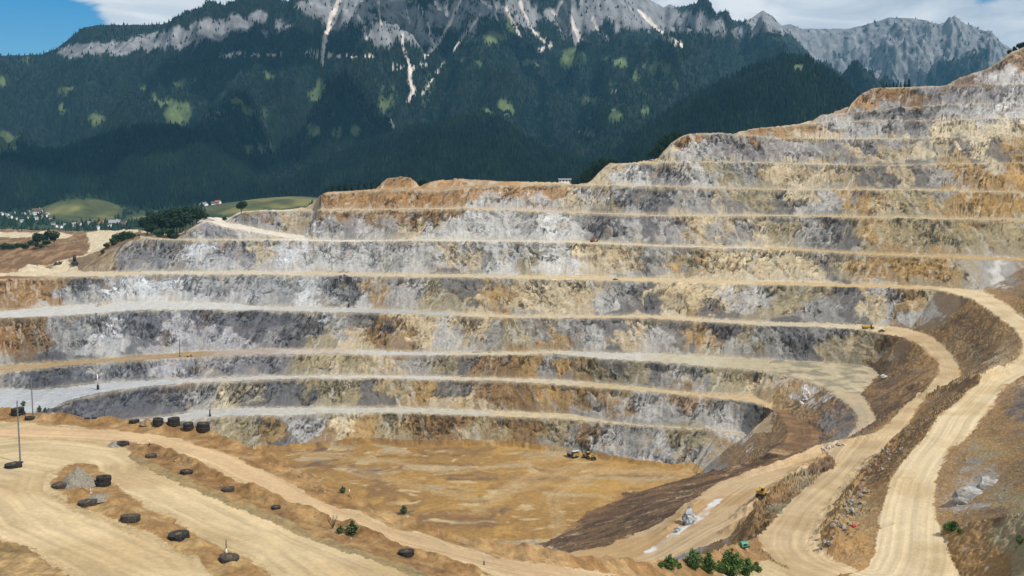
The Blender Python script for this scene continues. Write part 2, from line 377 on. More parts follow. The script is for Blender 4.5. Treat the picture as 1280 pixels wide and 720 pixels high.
PYv = py_of(GH / GY); PXv = px_of(TT[:, None] + 0 * GY, PYv)      # where the bare survey surface lies in the reference picture

# ------------------------------------------------------------------ zones
def proj(poly):                                  # picture outline laid on the survey surface -> ground plan
    out = []
    for x, y in poly:
        t = float(t_of(x, y)); c = int(np.clip((t - TT[0]) / dt_, 0, NC - 1)); s = float(s_of(y))
        k = np.where(fin[c] & (S[c] <= s))[0]
        Y = YY[k[0]] if len(k) else 1500.0
        out.append((t * Y, Y))
    return out
FACE, BENCH, FLOORZ, ROAD, SPOIL, DIRT, TERR = range(7)
zone = np.full(GH.shape, DIRT, np.int8)
maxs = GS
inpit = (GY > 430)
zone[(GS > 0.42)] = FACE
zone[(GS <= 0.42) & (GY > 560) & ((PXv < 965) | (PYv < 364) | ((PXv < 1112) & (PYv < 415))) & ~((PXv > 1180) & (PYv > 330)) & ~((PXv > 872) & (PYv > 541))] = BENCH
fl = (GH > 222) & (GY > 470); zone[fl] = FLOORZ
def poly_xy(a, b): return np.concatenate([a[:, :2], b[::-1, :2]])
pR5 = np.concatenate([R5_in[:, :2], pl([(1066,718,108.5),(1045,740,108),(1060,800,106)])[:, :2], R5_out[::-1, :2]]); pR4 = poly_xy(np.concatenate([L4_in[1:], RLc[:3], BERM_r]), L4_out[1:])
pRL = poly_xy(RLc, np.concatenate([RLc[2:3], BERM_l, RL_near]))
pL3 = poly_xy(L3_in, L3_out); pL2 = poly_xy(L2_in[:5], L2_out[:6])
sp_poly = np.concatenate([RLc[2:, :2], SPOIL_toe[::-1, :2], L2_in[::-1, :2][:5]])
wob = (0.9 + 0.6 * near) * fbm(AX / 9, AY / 9, o=5, seed=31, gain=0.75)
QX = AX + wob; QY = AY + 1.1 * (0.9 + 0.6 * near) * fbm(AX / 8, AY / 8, o=5, seed=33, gain=0.75)
m_sp = in_poly(QX + 9 * fbm(AX / 26, AY / 26, o=4, seed=35) * smooth(480, 560, AY), QY + 9 * fbm(AX / 26, AY / 26, o=4, seed=36) * smooth(480, 560, AY), sp_poly); zone[m_sp & (GH > 140)] = SPOIL
mask_r = {}
for nm, p in (('R5', pR5), ('R4', pR4), ('RL', pRL), ('L3', pL3), ('L2', pL2)):
    mask_r[nm] = in_poly(QX, QY, p); zone[mask_r[nm] & (GS < 0.6)] = ROAD
fgp = np.concatenate([fg[:, :2], [(400, 30), (-400, 30)]])
m_fg = in_poly(AX, AY, fgp) & (AX < 130); zone[m_fg & ~mask_r['R5'] & ~mask_r['R4']] = TERR
F2 = proj([(-90,531),(0,533),(60,535),(140,538),(200,545),(255,558),(300,574),(340,593),(390,620),(440,643),(500,665),(560,683),(630,698),(700,708),(780,722)] + [(660,722),(600,712),(520,690),(450,665),(400,645),(345,620),(300,600),(250,578),(215,565),(165,552),(120,549),(-90,545)])
F1 = proj([(-90,545),(20,548),(120,555),(165,573),(215,598),(280,628),(340,652),(400,675),(460,697),(530,722)] + [(350,722),(330,705),(270,676),(210,642),(165,618),(130,590),(95,578),(60,590),(52,612),(90,640),(150,662),(210,688),(270,722)] + [(120,722),(60,695),(0,668),(-90,640)])
ISL = proj([(62,606),(80,585),(100,580),(125,588),(150,610),(178,632),(225,655),(270,682),(335,714),(345,724),(282,724),(245,700),(190,668),(140,648),(85,628)])
BST = proj([(140,553),(175,555),(205,563),(245,582),(300,607),(360,629),(420,653),(500,684),(600,714),(625,724),(560,724),(470,694),(400,669),(345,646),(285,621),(215,593),(165,568)])
BST2 = proj([(165,566),(215,590),(285,618),(345,642),(400,664),(470,689),(560,718),(560,724),(520,724),(470,703),(400,679),(345,656),(285,632),(215,602),(160,574)])
CNR = proj([(-120,668),(0,672),(40,690),(85,716),(95,726),(-120,726)])
mF2 = in_poly(QX, QY, F2); mF1 = in_poly(QX, QY, F1); mIS = in_poly(QX, QY, ISL); mBS = in_poly(QX, QY, BST); mBG = in_poly(QX, QY, BST2); mCN = in_poly(QX, QY, CNR)
tz = zone == TERR
mF2 &= tz; mIS &= tz; mBS &= tz & ~mF2; mCN &= tz; mBG &= tz & ~mBS; mF1 &= tz & ~mIS & ~mBS & ~mBG & ~mCN & ~mF2
zone[mF2 | mF1] = ROAD

# ------------------------------------------------------------------ relief
hh = GH.copy()
def bump_line(poly, wid, hgt, seed, rough=0.5):
    ln = proj(poly); dl, al = seg_dist(AX, AY, ln)
    n = 1 + rough * fbm(AX / 5, AY / 5, o=3, seed=seed)
    return np.clip(1 - dl / (wid * (0.8 + 0.3 * n)), 0, 1) ** 1.2 * hgt * np.clip(n, 0.15, 2)
hh -= bump_line([(185,560),(210,567),(245,585),(300,610),(360,632),(420,656),(500,687),(600,718)], 2.4, 1.15, 41, 0.8)
hh -= bump_line([(0,516),(50,522),(100,526),(160,530),(200,536),(262,543),(300,558),(330,571),(370,593),(400,610),(440,628),(500,653),(560,671),(620,684),(680,691),(720,700),(800,709),(850,705),(890,697),(925,684)], 3.0, 1.0, 43, 1.0)
hh -= bump_line([(90,620),(130,628),(170,650),(220,672),(285,703),(310,716)], 3.4, 0.7, 45, 1.1)
hh -= bump_line([(1150,495),(1190,484),(1225,475),(1250,464)], 6, 3.0, 47)
hh -= bump_line([(940,640),(970,618),(1000,598),(1030,580)], 9, 4.5, 49)
hh -= bump_line([(925,660),(945,645),(940,668)], 8, 3, 50)
hh -= bump_line([(1100,545),(1060,553),(1030,558),(1003,570),(970,583),(935,594)], 5, 1.6, 51, 0.5)
hh -= bump_line([(1118,556),(1095,580),(1070,612),(1052,640),(1040,668),(1046,690)], 8, 3.0, 53, 0.8)
hh -= bump_line([(1112,660),(1127,657),(1143,660)], 3.5, 0.7, 55)
hh -= bump_line([(1120,600),(1140,600)], 3.0, 0.5, 57)
hh -= bump_line([(833,664),(850,650),(874,628)], 6, 1.2, 58)
rock = smooth(0.5, 0.9, GS)
def blur_rows(a, sig):
    r = int(sig * 2.5); k = np.exp(-0.5 * (np.arange(-r, r + 1) / sig) ** 2); k /= k.sum()
    p = np.pad(a, ((0, 0), (r, r)), mode='edge'); return sum(k[q] * p[:, q:q + a.shape[1]] for q in range(2 * r + 1))
rock_t = rock * smooth(0.55, 0.95, blur_rows(rock, 3.0))
def worley(u, v, seed):
    """nearest-cell distance, edge closeness and a random value per cell"""
    u = np.asarray(u, np.float32).ravel(); v = np.asarray(v, np.float32).ravel(); n = u.size
    f1 = np.empty(n, np.float32); f2 = np.empty(n, np.float32); idr = np.empty(n, np.float32)
    def job(k):
        sl = slice(k, k + 32768); uu, vv = u[sl], v[sl]; ui = np.floor(uu).astype(np.int32); vi = np.floor(vv).astype(np.int32)
        a = np.full(uu.shape, 9, np.float32); b = a.copy(); c = np.zeros_like(a)
        for dx in (-1, 0, 1):
            for dy in (-1, 0, 1):
                h = _perm[_perm[(ui + dx + seed) & 255] + ((vi + dy) & 255)]
                px_ = ui + dx + 0.5 + 0.85 * (_perm[h + 37] / 255.0 - 0.5); py_ = vi + dy + 0.5 + 0.85 * (_perm[h + 91] / 255.0 - 0.5)
                d = (uu - px_) ** 2 + (vv - py_) ** 2
                m = d < a; b = np.where(m, a, np.minimum(b, d)); a = np.where(m, d, a); c = np.where(m, _perm[h + 151] / 255.0, c)
        f1[sl] = np.sqrt(a); f2[sl] = np.sqrt(b); idr[sl] = c
    list(_pool.map(job, range(0, n, 32768)))
    return f1.reshape(GH.shape), (f2 - f1).reshape(GH.shape), idr.reshape(GH.shape)
flat_ = rock < 0.35
lastf = np.maximum.accumulate(np.where(flat_, GY, -1e4), axis=1); nextf = np.minimum.accumulate(np.where(flat_, GY, 1e5)[:, ::-1], axis=1)[:, ::-1]
dfr, dbk = np.clip(GY - lastf, 0, 400), np.clip(nextf - GY, 0, 400); rel = dfr / (dfr + dbk + 0.1)     # 0 at the foot, 1 at the crest
talus = smooth(0.10, -0.10, rel - 0.26 - 0.26 * fbm(AX / 16, AY / 50, o=4, seed=211) ) * (dfr < 40)
rug = smooth(-0.25, 0.45, fbm(AX / 34, AY / 34, hh / 16, o=4, seed=213))
rug = np.clip(rug + 0.5 * smooth(0.6, 0.95, rel), 0, 1.2) * (1 - 0.8 * talus)
zn = hh / 9.0
UW = AX + 0.75 * AY * smooth(90, 200, AX) * smooth(780, 700, AY) + 2.2 * fbm(AX / 6, AY / 6, zn, o=3, seed=201); VW = hh + 2.0 * fbm(AX / 6, AY / 6, zn, o=3, seed=203)
UW2 = UW + 0.75 * VW * np.where(perlin(AX / 130, AY / 130 + 3) > 0, 1, -0.8)                              # jointing leans to one side
w1f, w1e, w1i = worley(UW2 / 11.0, VW / 7.0, 11)
w2f, w2e, w2i = worley((UW2 - 0.3 * VW) / 4.6, VW / 3.4, 57)
w3f, w3e, w3i = worley(UW / 24.0, VW / 15.0, 93)
gul = ridged(UW2 / 7, VW / 26, o=3, seed=215) - 0.55
face_rel = 1.0 * fbm(AX / 14, AY / 14, zn, o=2, seed=61) + 2.3 * (w3i - 0.5) + rug * (1.9 * (w1i - 0.5) + 0.8 * (w2i - 0.5) - 0.9 * smooth(0.16, 0.0, w1e) + 1.6 * gul + 0.3 * fbm(AX / 1.8, AY / 1.8, hh / 1.8, o=2, seed=62))
face_rel *= 1 - 0.7 * talus
hh -= 1.35 * rock_t * near * face_rel
dirt = np.isin(zone, (DIRT, SPOIL)) | (mIS | mBS | mBG | mCN)
hh -= dirt * (0.55 * fbm(AX / 7, AY / 7, o=4, seed=65) * (0.35 + 0.65 * near) + 0.16 * fbm(AX / 1.6, AY / 1.6, o=2, seed=66))
hs = (zone == DIRT) & (GX > 60) & (GS > 0.12)    # stony banks
hh -= hs * (1.3 * (ridged(AX / 14, AY / 14, o=4, seed=67) - 0.5) + 0.5 * fbm(AX / 2.2, AY / 2.2, o=2, seed=68))
fz = (zone == FLOORZ); hh -= fz * (1.3 * fbm(AX / 45, AY / 45, o=4, seed=69) + 0.2 * fbm(AX / 4, AY / 4, o=2, seed=70))
bz = zone == BENCH; lastr = np.maximum.accumulate(np.where(rock > .5, GY, -1e4), axis=1); nextr = np.minimum.accumulate(np.where(rock > .5, GY, 1e5)[:, ::-1], axis=1)[:, ::-1]
d_cr, d_to = np.clip(GY - lastr, 0, 200), np.clip(nextr - GY, 0, 200)
rub = bz * smooth(7, 0.5, d_to) * np.clip(fbm(AX / 7, AY / 7, o=4, seed=231) + 0.15, 0, 1.2); sb = bz * smooth(3.6, 2.2, d_cr) * smooth(0.2, 1.0, d_cr) * np.clip(0.55 + 1.1 * fbm(AX / 6, AY / 6, o=3, seed=233), 0, 1.4) * (GY > 560)
hh -= 1.4 * rub + 0.5 * sb
hh -= bz * ((PXv < 176) & (PYv < 340) & (GY > 1000)) * 1.6 * fbm(AX / 14, AY / 20, o=4, seed=76)
hh -= bz * (0.35 * np.clip(fbm(AX / 7, AY / 7, o=4, seed=71), -0.3, 2) + 0.3 * smooth(0.3, 0.8, fbm(AX / 5, AY / 4, o=3, seed=72)))
mf = (zone == ROAD) | (zone == TERR)
# wheel ruts run along the roads
def along(mask, line, w=2.2):
    dl = np.zeros_like(AX); al = np.zeros_like(AX)
    xm, ym_ = AX[mask], AY[mask]; a, b = seg_dist(xm, ym_, line); dl[mask] = a + 0.5 * fbm(xm / 60, ym_ / 60, o=2, seed=79); al[mask] = b
    return dl, al
ruts = np.zeros_like(AX)
def add_ruts(mask, line):
    dl, al = along(mask, line)
    r = 0.85 * fbm(dl / 1.6, al / 120, o=3, seed=73, gain=0.6) + 0.7 * fbm(dl / 4.5, al / 110, o=2, seed=74)
    ruts[mask] = r[mask]
add_ruts(mask_r['R5'], [tuple(p[:2]) for p in R5_in]); add_ruts(mask_r['R4'], [tuple(p[:2]) for p in L4_out])
add_ruts(mask_r['RL'] & ~mask_r['R4'], [tuple(p[:2]) for p in RLc]); add_ruts(mask_r['L3'], [tuple(p[:2]) for p in L3_in]); add_ruts(mask_r['L2'], [tuple(p[:2]) for p in L2_in])
add_ruts(mF2, F2[:15]); ramp1 = proj([(-90,560),(60,566),(130,577),(200,605),(280,640),(400,690),(480,722),(560,760)])
add_ruts((mF1 | (tz & ~mF2)), ramp1); r_old = ruts.copy()
add_ruts((mF1 | (tz & ~mF2)), proj([(-90,590),(20,578),(70,585),(66,612),(110,650),(200,700),(260,740)])); kx = smooth(-0.1, 0.3, fbm(AX / 18, AY / 18, o=2, seed=78)); ruts = r_old * (1 - kx) + ruts * kx
benchline = [tuple(p[:2]) for p in lvl['L2'][0][::6]]
hh -= mf * (0.07 * ruts + 0.05 * fbm(AX / 3, AY / 3, o=2, seed=75))
GZ = (EYE - hh).astype(np.float32)

# ------------------------------------------------------------------ colours of earth and rock (base colours)
def K(c, g): return lin(c) / g
PAL = {'W': (214,213,209), 'LG': (192,190,186), 'G': (156,154,150), 'DG': (98,97,100), 'P': (137,134,134), 'LP': (174,170,169), 'T': (206,185,147), 'LT': (221,203,166),
       'O': (174,140,86), 'OG': (164,150,116), 'B': (148,116,76), 'DB': (118,88,60), 'OR': (178,136,86)}
RK = """0 420 OR;25 415 OR;50 425 B;80 420 G;110 400 G;120 435 LG;150 425 LG;170 430 DG;185 403 DG;200 435 LP;240 425 LP;270 408 DG;310 405 DG;330 410 DG;360 410 DG;385 415 DG;290 430 LP;340 432 P;400 420 OG;430 410 G;458 398 DG;450 425 T;480 415 O;500 422 B;530 415 T;560 420 LG;580 410 T;600 420 G;630 425 OG;650 420 OG;670 415 G;690 425 O;720 420 G;745 420 LG;770 408 DG;800 420 T;825 425 LG;845 415 DG;870 415 O;885 430 OG;900 408 DG;920 430 G;940 420 OG;970 430 G;1000 425 DG;1030 420 G;1050 445 OG;1080 440 T;1120 430 B;
0 474 G;60 470 DG;110 465 DG;140 465 G;180 460 DG;210 460 LP;250 455 P;300 460 P;340 455 P;380 458 OG;430 455 OG;470 458 T;520 455 G;560 458 OG;597 453 DG;625 460 B;660 455 O;690 455 G;720 460 O;760 465 OG;775 458 DG;800 470 OG;825 466 DG;860 468 G;855 480 G;890 475 OG;920 480 OG;950 485 T;985 500 O;1008 490 W;1030 510 DB;1050 525 P;1015 525 DB;
70 515 DG;100 510 DG;150 500 DG;200 500 DG;240 495 G;270 495 T;300 490 OG;316 500 DG;340 490 DG;370 490 DG;400 495 OG;430 500 OG;470 495 DG;505 486 OG;530 495 O;567 482 DG;580 500 T;610 495 B;650 495 B;690 500 O;730 500 O;745 510 LG;770 505 O;800 505 LG;840 510 G;860 500 B;890 510 G;925 510 G;950 540 B;
270 545 OG;300 540 OG;330 535 O;370 530 LG;400 545 B;430 530 LT;460 540 O;500 535 OG;530 545 B;570 530 B;600 545 OG;630 530 B;660 545 B;700 540 OG;715 555 G;745 548 B;770 560 LG;800 545 G;830 560 LG;860 555 OG;880 572 G;905 565 B;920 545 LG;930 575 B;350 552 DG;640 552 OG;
0 372 B;20 365 OR;50 360 OR;75 372 LG;100 358 DG;120 370 G;150 355 W;190 365 W;230 365 LG;260 355 G;290 370 LG;320 365 G;350 360 G;385 370 W;410 365 G;430 370 DG;443 365 DG;456 370 W;470 370 O;490 370 G;520 365 LG;550 370 OG;580 357 DG;600 375 T;625 370 O;650 365 T;690 370 LT;720 365 T;760 370 LG;785 365 G;800 370 DG;830 370 LT;870 375 T;900 365 LT;940 370 LG;970 375 OG;1000 370 OG;1030 382 G;1045 370 DG;1065 378 DG;1085 375 T;1105 375 LG;1130 375 O;1155 376 OG;1160 388 LG;1185 390 B;1210 400 DB;1235 410 B;1262 440 T;1220 440 DB;1190 420 B;1250 430 B;1205 440 OG;
150 320 P;180 320 P;215 320 P;235 310 W;250 325 LG;280 325 LG;300 315 P;330 310 T;350 325 LG;380 320 W;400 325 LG;430 320 LG;460 325 LG;490 318 G;520 320 LG;545 320 LG;570 315 T;595 325 G;620 330 W;640 325 LG;660 330 OG;690 325 W;705 325 W;730 320 T;780 320 T;822 330 G;860 318 OG;870 325 O;900 325 T;930 325 LT;960 320 LT;1000 330 LT;1022 335 LT;1045 330 DG;1062 330 OG;1090 330 O;1130 330 O;1180 330 O;1215 335 OG;1230 340 G;1243 343 W;1260 345 G;1275 350 B;110 325 B;128 318 O;
230 292 P;280 292 P;320 297 LG;340 275 LP;370 275 T;400 280 LG;430 280 P;440 280 P;460 285 LG;490 285 G;510 272 B;520 285 T;540 290 W;580 285 W;600 275 W;640 285 LG;680 285 W;710 290 W;735 275 G;755 278 DG;775 285 LP;800 280 LG;820 283 DG;840 288 LP;860 285 T;890 280 T;905 290 G;930 290 G;950 285 T;980 290 OG;1010 300 G;1030 285 G;1055 288 DG;1070 290 OG;1090 290 O;1130 290 OG;1180 295 OG;1230 295 OG;1270 300 OG;420 268 B;460 268 B;490 270 OR;
330 265 OR;400 255 OR;440 250 OR;480 250 OR;520 250 OR;560 250 OR;600 245 OR;650 240 OR;700 238 OR;620 258 LG;640 258 LG;690 261 LG;725 252 T;740 245 LG;760 250 OG;790 250 G;810 245 DG;830 255 DG;860 250 G;880 255 G;900 255 T;915 255 P;940 250 OG;970 255 DG;1000 245 LT;1020 260 LG;1050 250 G;1080 255 O;1120 258 T;1150 255 OG;1200 255 O;1250 255 O;500 225 OR;570 227 OR;650 228 OR;
755 220 T;780 215 W;810 218 P;850 218 P;870 220 LG;900 215 OG;930 215 G;960 220 OG;990 220 T;1030 220 T;1060 215 OG;1100 215 DG;1130 220 T;1155 218 DG;1180 222 G;1200 215 O;1250 220 O;
845 190 LT;870 190 LG;890 185 LP;920 185 P;950 190 P;980 185 G;1010 190 LP;1040 185 P;1070 190 P;1090 190 T;1120 185 T;1150 190 LT;1168 194 G;1190 190 OG;1205 188 DG;1225 190 LT;1255 188 DG;1275 190 O;850 172 OR;
940 164 OR;975 163 OR;1000 164 LT;1030 165 LT;1060 163 LG;1100 163 LG;1140 165 P;1165 165 LT;1200 160 LT;1260 158 LT;1000 154 OR;
1010 149 OR;1035 149 LP;1080 148 P;1110 147 DG;1130 145 DG;1160 143 P;1200 140 LP;1230 140 LG;1265 138 W;
1040 138 OR;1080 125 OR;1100 115 OR;1112 130 LP;1130 120 B;1160 118 P;1200 120 P;1240 118 P;1275 118 LP;
1210 100 DB;1250 92 DB;1265 99 W;1240 99 LP;1275 75 B;1260 85 DB;
1100 480 DB;1130 460 DB;1150 455 B;1120 500 DB;1140 440 B;1085 515 DB;1150 510 B;1200 490 B;1180 520 B;1120 580 B;1090 600 DB;1060 645 OG;1040 690 B;1075 690 O;1250 520 B;1272 508 DG;1240 560 O;1200 580 B;1208 620 LG;1222 608 LG;1238 598 G;1255 615 OG;1270 580 B;1225 570 OG;1250 650 OG;1200 670 B;1270 690 OG;1230 700 B;1275 380 B;1260 360 B;1255 545 B;1262 600 B;1215 640 B;1240 625 O;1240 640 DB"""
rk = []
for e in RK.replace('\n', '').split(';'):
    if e.strip():
        a, b, c = e.split(); rk.append((float(a), float(b)) + PAL[c])
rk = np.array(rk, np.float32)
RC = lin(rk[:, 2:5]).astype(np.float32)
fpx = PXv + 13 * fbm(AX / 22, AY / 22, hh / 18, o=4, seed=81, gain=0.55) + 22 * (w3i - 0.5) + 9 * (w1i - 0.5) + (PYv - 400) * 0.0
fpy = PYv + 7 * fbm(AX / 22, AY / 22, hh / 14, o=4, seed=82, gain=0.55) + 12 * (w3i - 0.5) + 5 * (w1i - 0.5)
fpx = fpx + 0.5 * (fpy - PYv)
colr = np.zeros(GH.shape + (3,), np.float32)
need = np.where(((zone == FACE) | (zone == DIRT)).ravel())[0]
flat_c = colr.reshape(-1, 3); X1 = fpx.ravel(); Y1 = fpy.ravel()
def job_(q):
    id_ = need[q:q + 8000]
    D = (X1[id_, None] - rk[None, :, 0]) ** 2 + 1.6 * (Y1[id_, None] - rk[None, :, 1]) ** 2
    D -= D.min(axis=1, keepdims=True); w = np.exp(-D / 40.0); w /= w.sum(axis=1, keepdims=True); wb = np.exp(-D / 1100.0); wb /= wb.sum(axis=1, keepdims=True)
    flat_c[id_] = 0.68 * (w @ RC) + 0.32 * (wb @ RC)
list(_pool.map(job_, range(0, len(need), 8000)))
G_FACE, G_FLAT = 1.75, 1.75
col = colr / G_FACE
# mottling inside a face: dark joints and hollows, pale dust chutes, ochre stain
n1 = fbm(AX / 7, AY / 7, hh / 6, o=4, seed=91, gain=0.7); n3 = fbm(AX / 1.7, AY / 1.7, hh / 1.6, o=2, seed=93)
st = fbm(UW2 / 2.6, VW / 17, o=3, seed=94, gain=0.6)
vein = smooth(-0.15, 0.45, fbm(AX / 30, AY / 30, hh / 25, o=2, seed=98))
bed = perlin((UW2 + 1.3 * VW) / 9, (VW - 0.2 * UW2) / 2.0)
fl_ = fbm(UW2 / 3.0, VW / 13.0, o=4, seed=221, gain=0.6)          # leaning fracture streaks
mod = 1 + (0.16 + 0.22 * rug) * n1 + 0.12 * n3 + (0.11 + 0.20 * rug) * fl_ + 0.34 * (w3i - 0.5) + rug * (0.42 * (w1i - 0.5) + 0.24 * (w2i - 0.5)) + 0.10 * bed
mod *= 1 + 0.20 * fbm(AX / 45, AY / 45, hh / 22, o=3, seed=99)
strk = smooth(0.16, 0.40, fbm(UW2 / 2.6, VW / 7.0, o=3, seed=223, gain=0.6) + 0.55 * (rug - 0.75))
spot = smooth(0.34, 0.46, fbm(AX / 2.7, AY / 2.7, hh / 2.2, o=2, seed=95, gain=0.6) + 0.30 * perlin(AX / 24, AY / 24, hh / 18))
mod *= (1 - 0.62 * strk) * (1 - 0.85 * spot * (0.45 + 0.55 * rug))
crk = smooth(0.08, 0.02, w1e) * vein
mod *= 1 - 0.5 * crk * rug
mod = mod * (1 - talus) + talus * (1.0 + 0.14 * n3 + 0.18 * fl_)
mod *= 1 - (0.24 + 0.14 * smooth(300, 220, PYv)) * smooth(0.72, 0.88, rel) * (rock > .5) * smooth(-0.2, 0.3, fbm(AX / 22, AY / 22, o=3, seed=225))  # stained crest, with a shadow band painted in below the pale lip
mod *= 1.10
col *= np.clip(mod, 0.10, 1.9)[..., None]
cool = smooth(520, 330, PXv)[..., None] * (zone == FACE)[..., None]; col *= 1 + cool * np.array([-0.03, 0.0, 0.06])
pale = smooth(0.35, 0.65, fbm(UW2 / 5 , VW / 24, o=4, seed=96, gain=0.6) + 0.25 * (w2i - 0.5)) * (zone == FACE) * (GS > 0.5)
lum = colr.mean(axis=2); pale *= smooth(0.06, 0.3, lum)
col = col * (1 - 0.5 * pale[..., None]) + 0.5 * pale[..., None] * K((220,214,202), G_FACE)
och = smooth(0.25, 0.7, fbm(AX / 16, AY / 16, hh / 10, o=3, seed=97)) * smooth(0.08, 0.25, lum)
col = col * (1 - 0.25 * och[..., None]) + 0.25 * och[..., None] * K((196,160,108), G_FACE)

# broken lip and scree at the foot, both dusty
tal_c = (talus * (zone == FACE) * 0.45)[..., None]; grey_l = col.mean(axis=2, keepdims=True); col = col * (1 - tal_c) + tal_c * (0.45 * col + 0.55 * (grey_l * np.array([1.08, 1.0, 0.88])))
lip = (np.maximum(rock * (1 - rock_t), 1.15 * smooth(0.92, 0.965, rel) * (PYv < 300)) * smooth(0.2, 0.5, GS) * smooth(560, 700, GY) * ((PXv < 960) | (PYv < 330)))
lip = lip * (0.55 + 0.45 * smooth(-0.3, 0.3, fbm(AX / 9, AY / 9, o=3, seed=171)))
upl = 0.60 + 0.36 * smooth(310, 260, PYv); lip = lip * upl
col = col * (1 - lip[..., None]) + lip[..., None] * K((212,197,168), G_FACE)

# the flats
BF = """0 393 216 213 206;250 380 214 212 205;400 386 205 202 196;500 390 190 188 182;640 396 218 196 160;800 396 220 196 158;960 405 212 196 168;1080 410 222 203 170;
0 500 196 197 199;70 495 192 194 197;150 482 198 198 198;300 473 208 200 190;480 470 215 208 196;640 474 216 200 172;800 486 212 190 150;930 497 212 184 140;
0 460 190 165 125;100 455 186 158 116;230 443 178 150 112;300 440 188 172 160;400 439 205 192 178;480 441 210 206 198;640 442 214 200 172;760 445 212 206 194;860 450 205 194 168;960 456 198 184 152;1050 470 186 172 140;1060 462 176 164 134;1085 520 205 178 142;
250 517 200 198 192;380 514 206 202 190;520 514 208 200 182;700 521 218 198 160;
100 340 215 195 160;60 338 205 180 140;250 342 222 208 184;500 345 216 198 166;800 350 222 198 156;1100 357 215 185 138;1180 362 214 186 142;
300 300 215 198 165;200 297 214 192 152;340 293 238 228 212;270 277 236 224 206;600 301 226 214 194;800 306 224 206 176;1100 318 208 176 124;1250 324 205 172 120;
500 262 214 190 152;800 269 214 190 150;1200 274 210 182 134;500 237 196 156 108;800 232 210 184 142;1000 204 212 188 144;1000 172 210 188 150;1150 150 200 178 146;1150 107 176 150 118;
60 308 148 116 84;0 300 150 120 86;20 293 205 190 165;90 296 160 130 98;30 318 140 108 76;120 300 222 204 172;115 312 218 198 160;0 340 140 104 70;30 336 150 112 74;150 292 200 176 134;80 330 205 182 146"""
bf = np.array([[float(v) for v in e.split()] for e in BF.replace('\n', '').split(';')], np.float32)
BC = lin(bf[:, 2:5]).astype(np.float32) / G_FLAT
need = np.where((zone == BENCH).ravel())[0]; fc = np.zeros((GH.size, 3), np.float32)
P1 = PXv.ravel() + 12 * fbm(AX / 25, AY / 25, o=2, seed=101).ravel(); P2 = PYv.ravel()
def job2_(q):
    id_ = need[q:q + 8000]
    D = (P1[id_, None] - bf[None, :, 0]) ** 2 + 40 * (P2[id_, None] - bf[None, :, 1]) ** 2
    w = np.exp(-(D - D.min(axis=1, keepdims=True)) / 900.0); w /= w.sum(axis=1, keepdims=True)
    fc[id_] = w @ BC
list(_pool.map(job2_, range(0, len(need), 8000)))
fc = fc.reshape(GH.shape + (3,))
bm = 1 + 0.16 * fbm(AX / 7, AY / 5, o=4, seed=103) + 0.10 * fbm(AX / 40, AY / 3, o=2, seed=104)
rubc = np.clip(1.1 * rub + 0.4 * sb, 0, .7)[..., None]; fc = fc * (1 - rubc) + rubc * (0.5 * fc + 0.5 * K((150,134,108), G_FLAT))
col[bz] = (fc * np.clip(bm, 0.5, 1.4)[..., None])[bz]
lft = bz & (PXv < 176) & (PYv < 345) & (GY > 1000)
lr = proj([(-60,343),(20,341),(49,331),(84,324),(104,319),(112,311),(111,300),(107,290),(140,288),(175,286),(172,290),(140,297),(137,302),(132,309),(115,323),(92,331),(100,333),(180,337),(180,349),(60,348),(-60,350)])
lrm = in_poly(QX, QY, lr); st_ = in_poly(QX, QY, proj([(-60,291),(70,290),(92,294),(80,298),(-60,297)]))
fq = smooth(-0.2, 0.5, fbm(AX / 16, AY / 40, o=5, seed=191, gain=0.65))[..., None]; cq = K((128,98,70), G_FLAT) * (1 - fq) + fq * K((166,134,98), G_FLAT)
gq = smooth(0.1, 0.5, fbm(AX / 26, AY / 50, o=4, seed=193))[..., None] * smooth(312, 300, PYv)[..., None]; cq = cq * (1 - gq) + gq * K((120,118,76), G_FLAT)
cq = np.where((lrm | st_)[..., None], K((222,204,172), G_FLAT) + 0 * cq, cq) * (1 + 0.18 * fbm(AX / 6, AY / 10, o=4, seed=195))[..., None]
col = np.where(lft[..., None], cq, col)
def setc(mask, rgb, amt=0.2, sc=8.0, seed=0, rut=0.0, g=G_FLAT, rgb2=None):
    c = np.broadcast_to(K(rgb, g), (int(mask.sum()), 3)).copy()
    X_, Y_ = AX[mask], AY[mask]
    if rgb2 is not None:
        f = smooth(-0.25, 0.4, fbm(X_ / (sc * 3), Y_ / (sc * 3), o=4, seed=seed + 5))[:, None]; c = c * (1 - f) + f * K(rgb2, g)
    mval = 1 + amt * fbm(X_ / sc, Y_ / sc, o=4, seed=seed) + rut * ruts[mask]
    col[mask] = c * np.clip(mval, 0.4, 1.6)[:, None]
setc(zone == TERR, (202,176,132), 0.16, 6, 111, 0.16, rgb2=(212,188,144))
setc(mF1, (214,190,148), 0.10, 9, 112, 0.22, rgb2=(200,174,130))
setc(mF2, (212,180,138), 0.10, 9, 113, 0.24, rgb2=(222,192,150))
setc(mIS, (166,130,84), 0.35, 3, 114, 0, rgb2=(188,156,106))
setc(mBS, (152,116,74), 0.4, 2.5, 115, 0, rgb2=(172,138,92))
setc(mBG, (158,138,98), 0.22, 2.5, 116, 0, rgb2=(170,146,102))
setc(mCN, (150,124,82), 0.4, 2.5, 117, 0, rgb2=(180,150,104))
dcr, _ = seg_dist(AX, AY, [tuple(p[:2]) for p in fg]); mcr = tz & ~mF2 & (dcr < 7.5 + 2 * fbm(AX / 6, AY / 6, o=2)) & ~mF1
setc(mcr, (164,126,80), 0.42, 3, 118, 0, rgb2=(182,148,102))
near_left = tz & (PXv < 70) & (PYv > 512) & (PYv < 530)
setc(mask_r['R5'] & (zone == ROAD), (230,208,168), 0.05, 9, 121, 0.2, rgb2=(216,190,146))
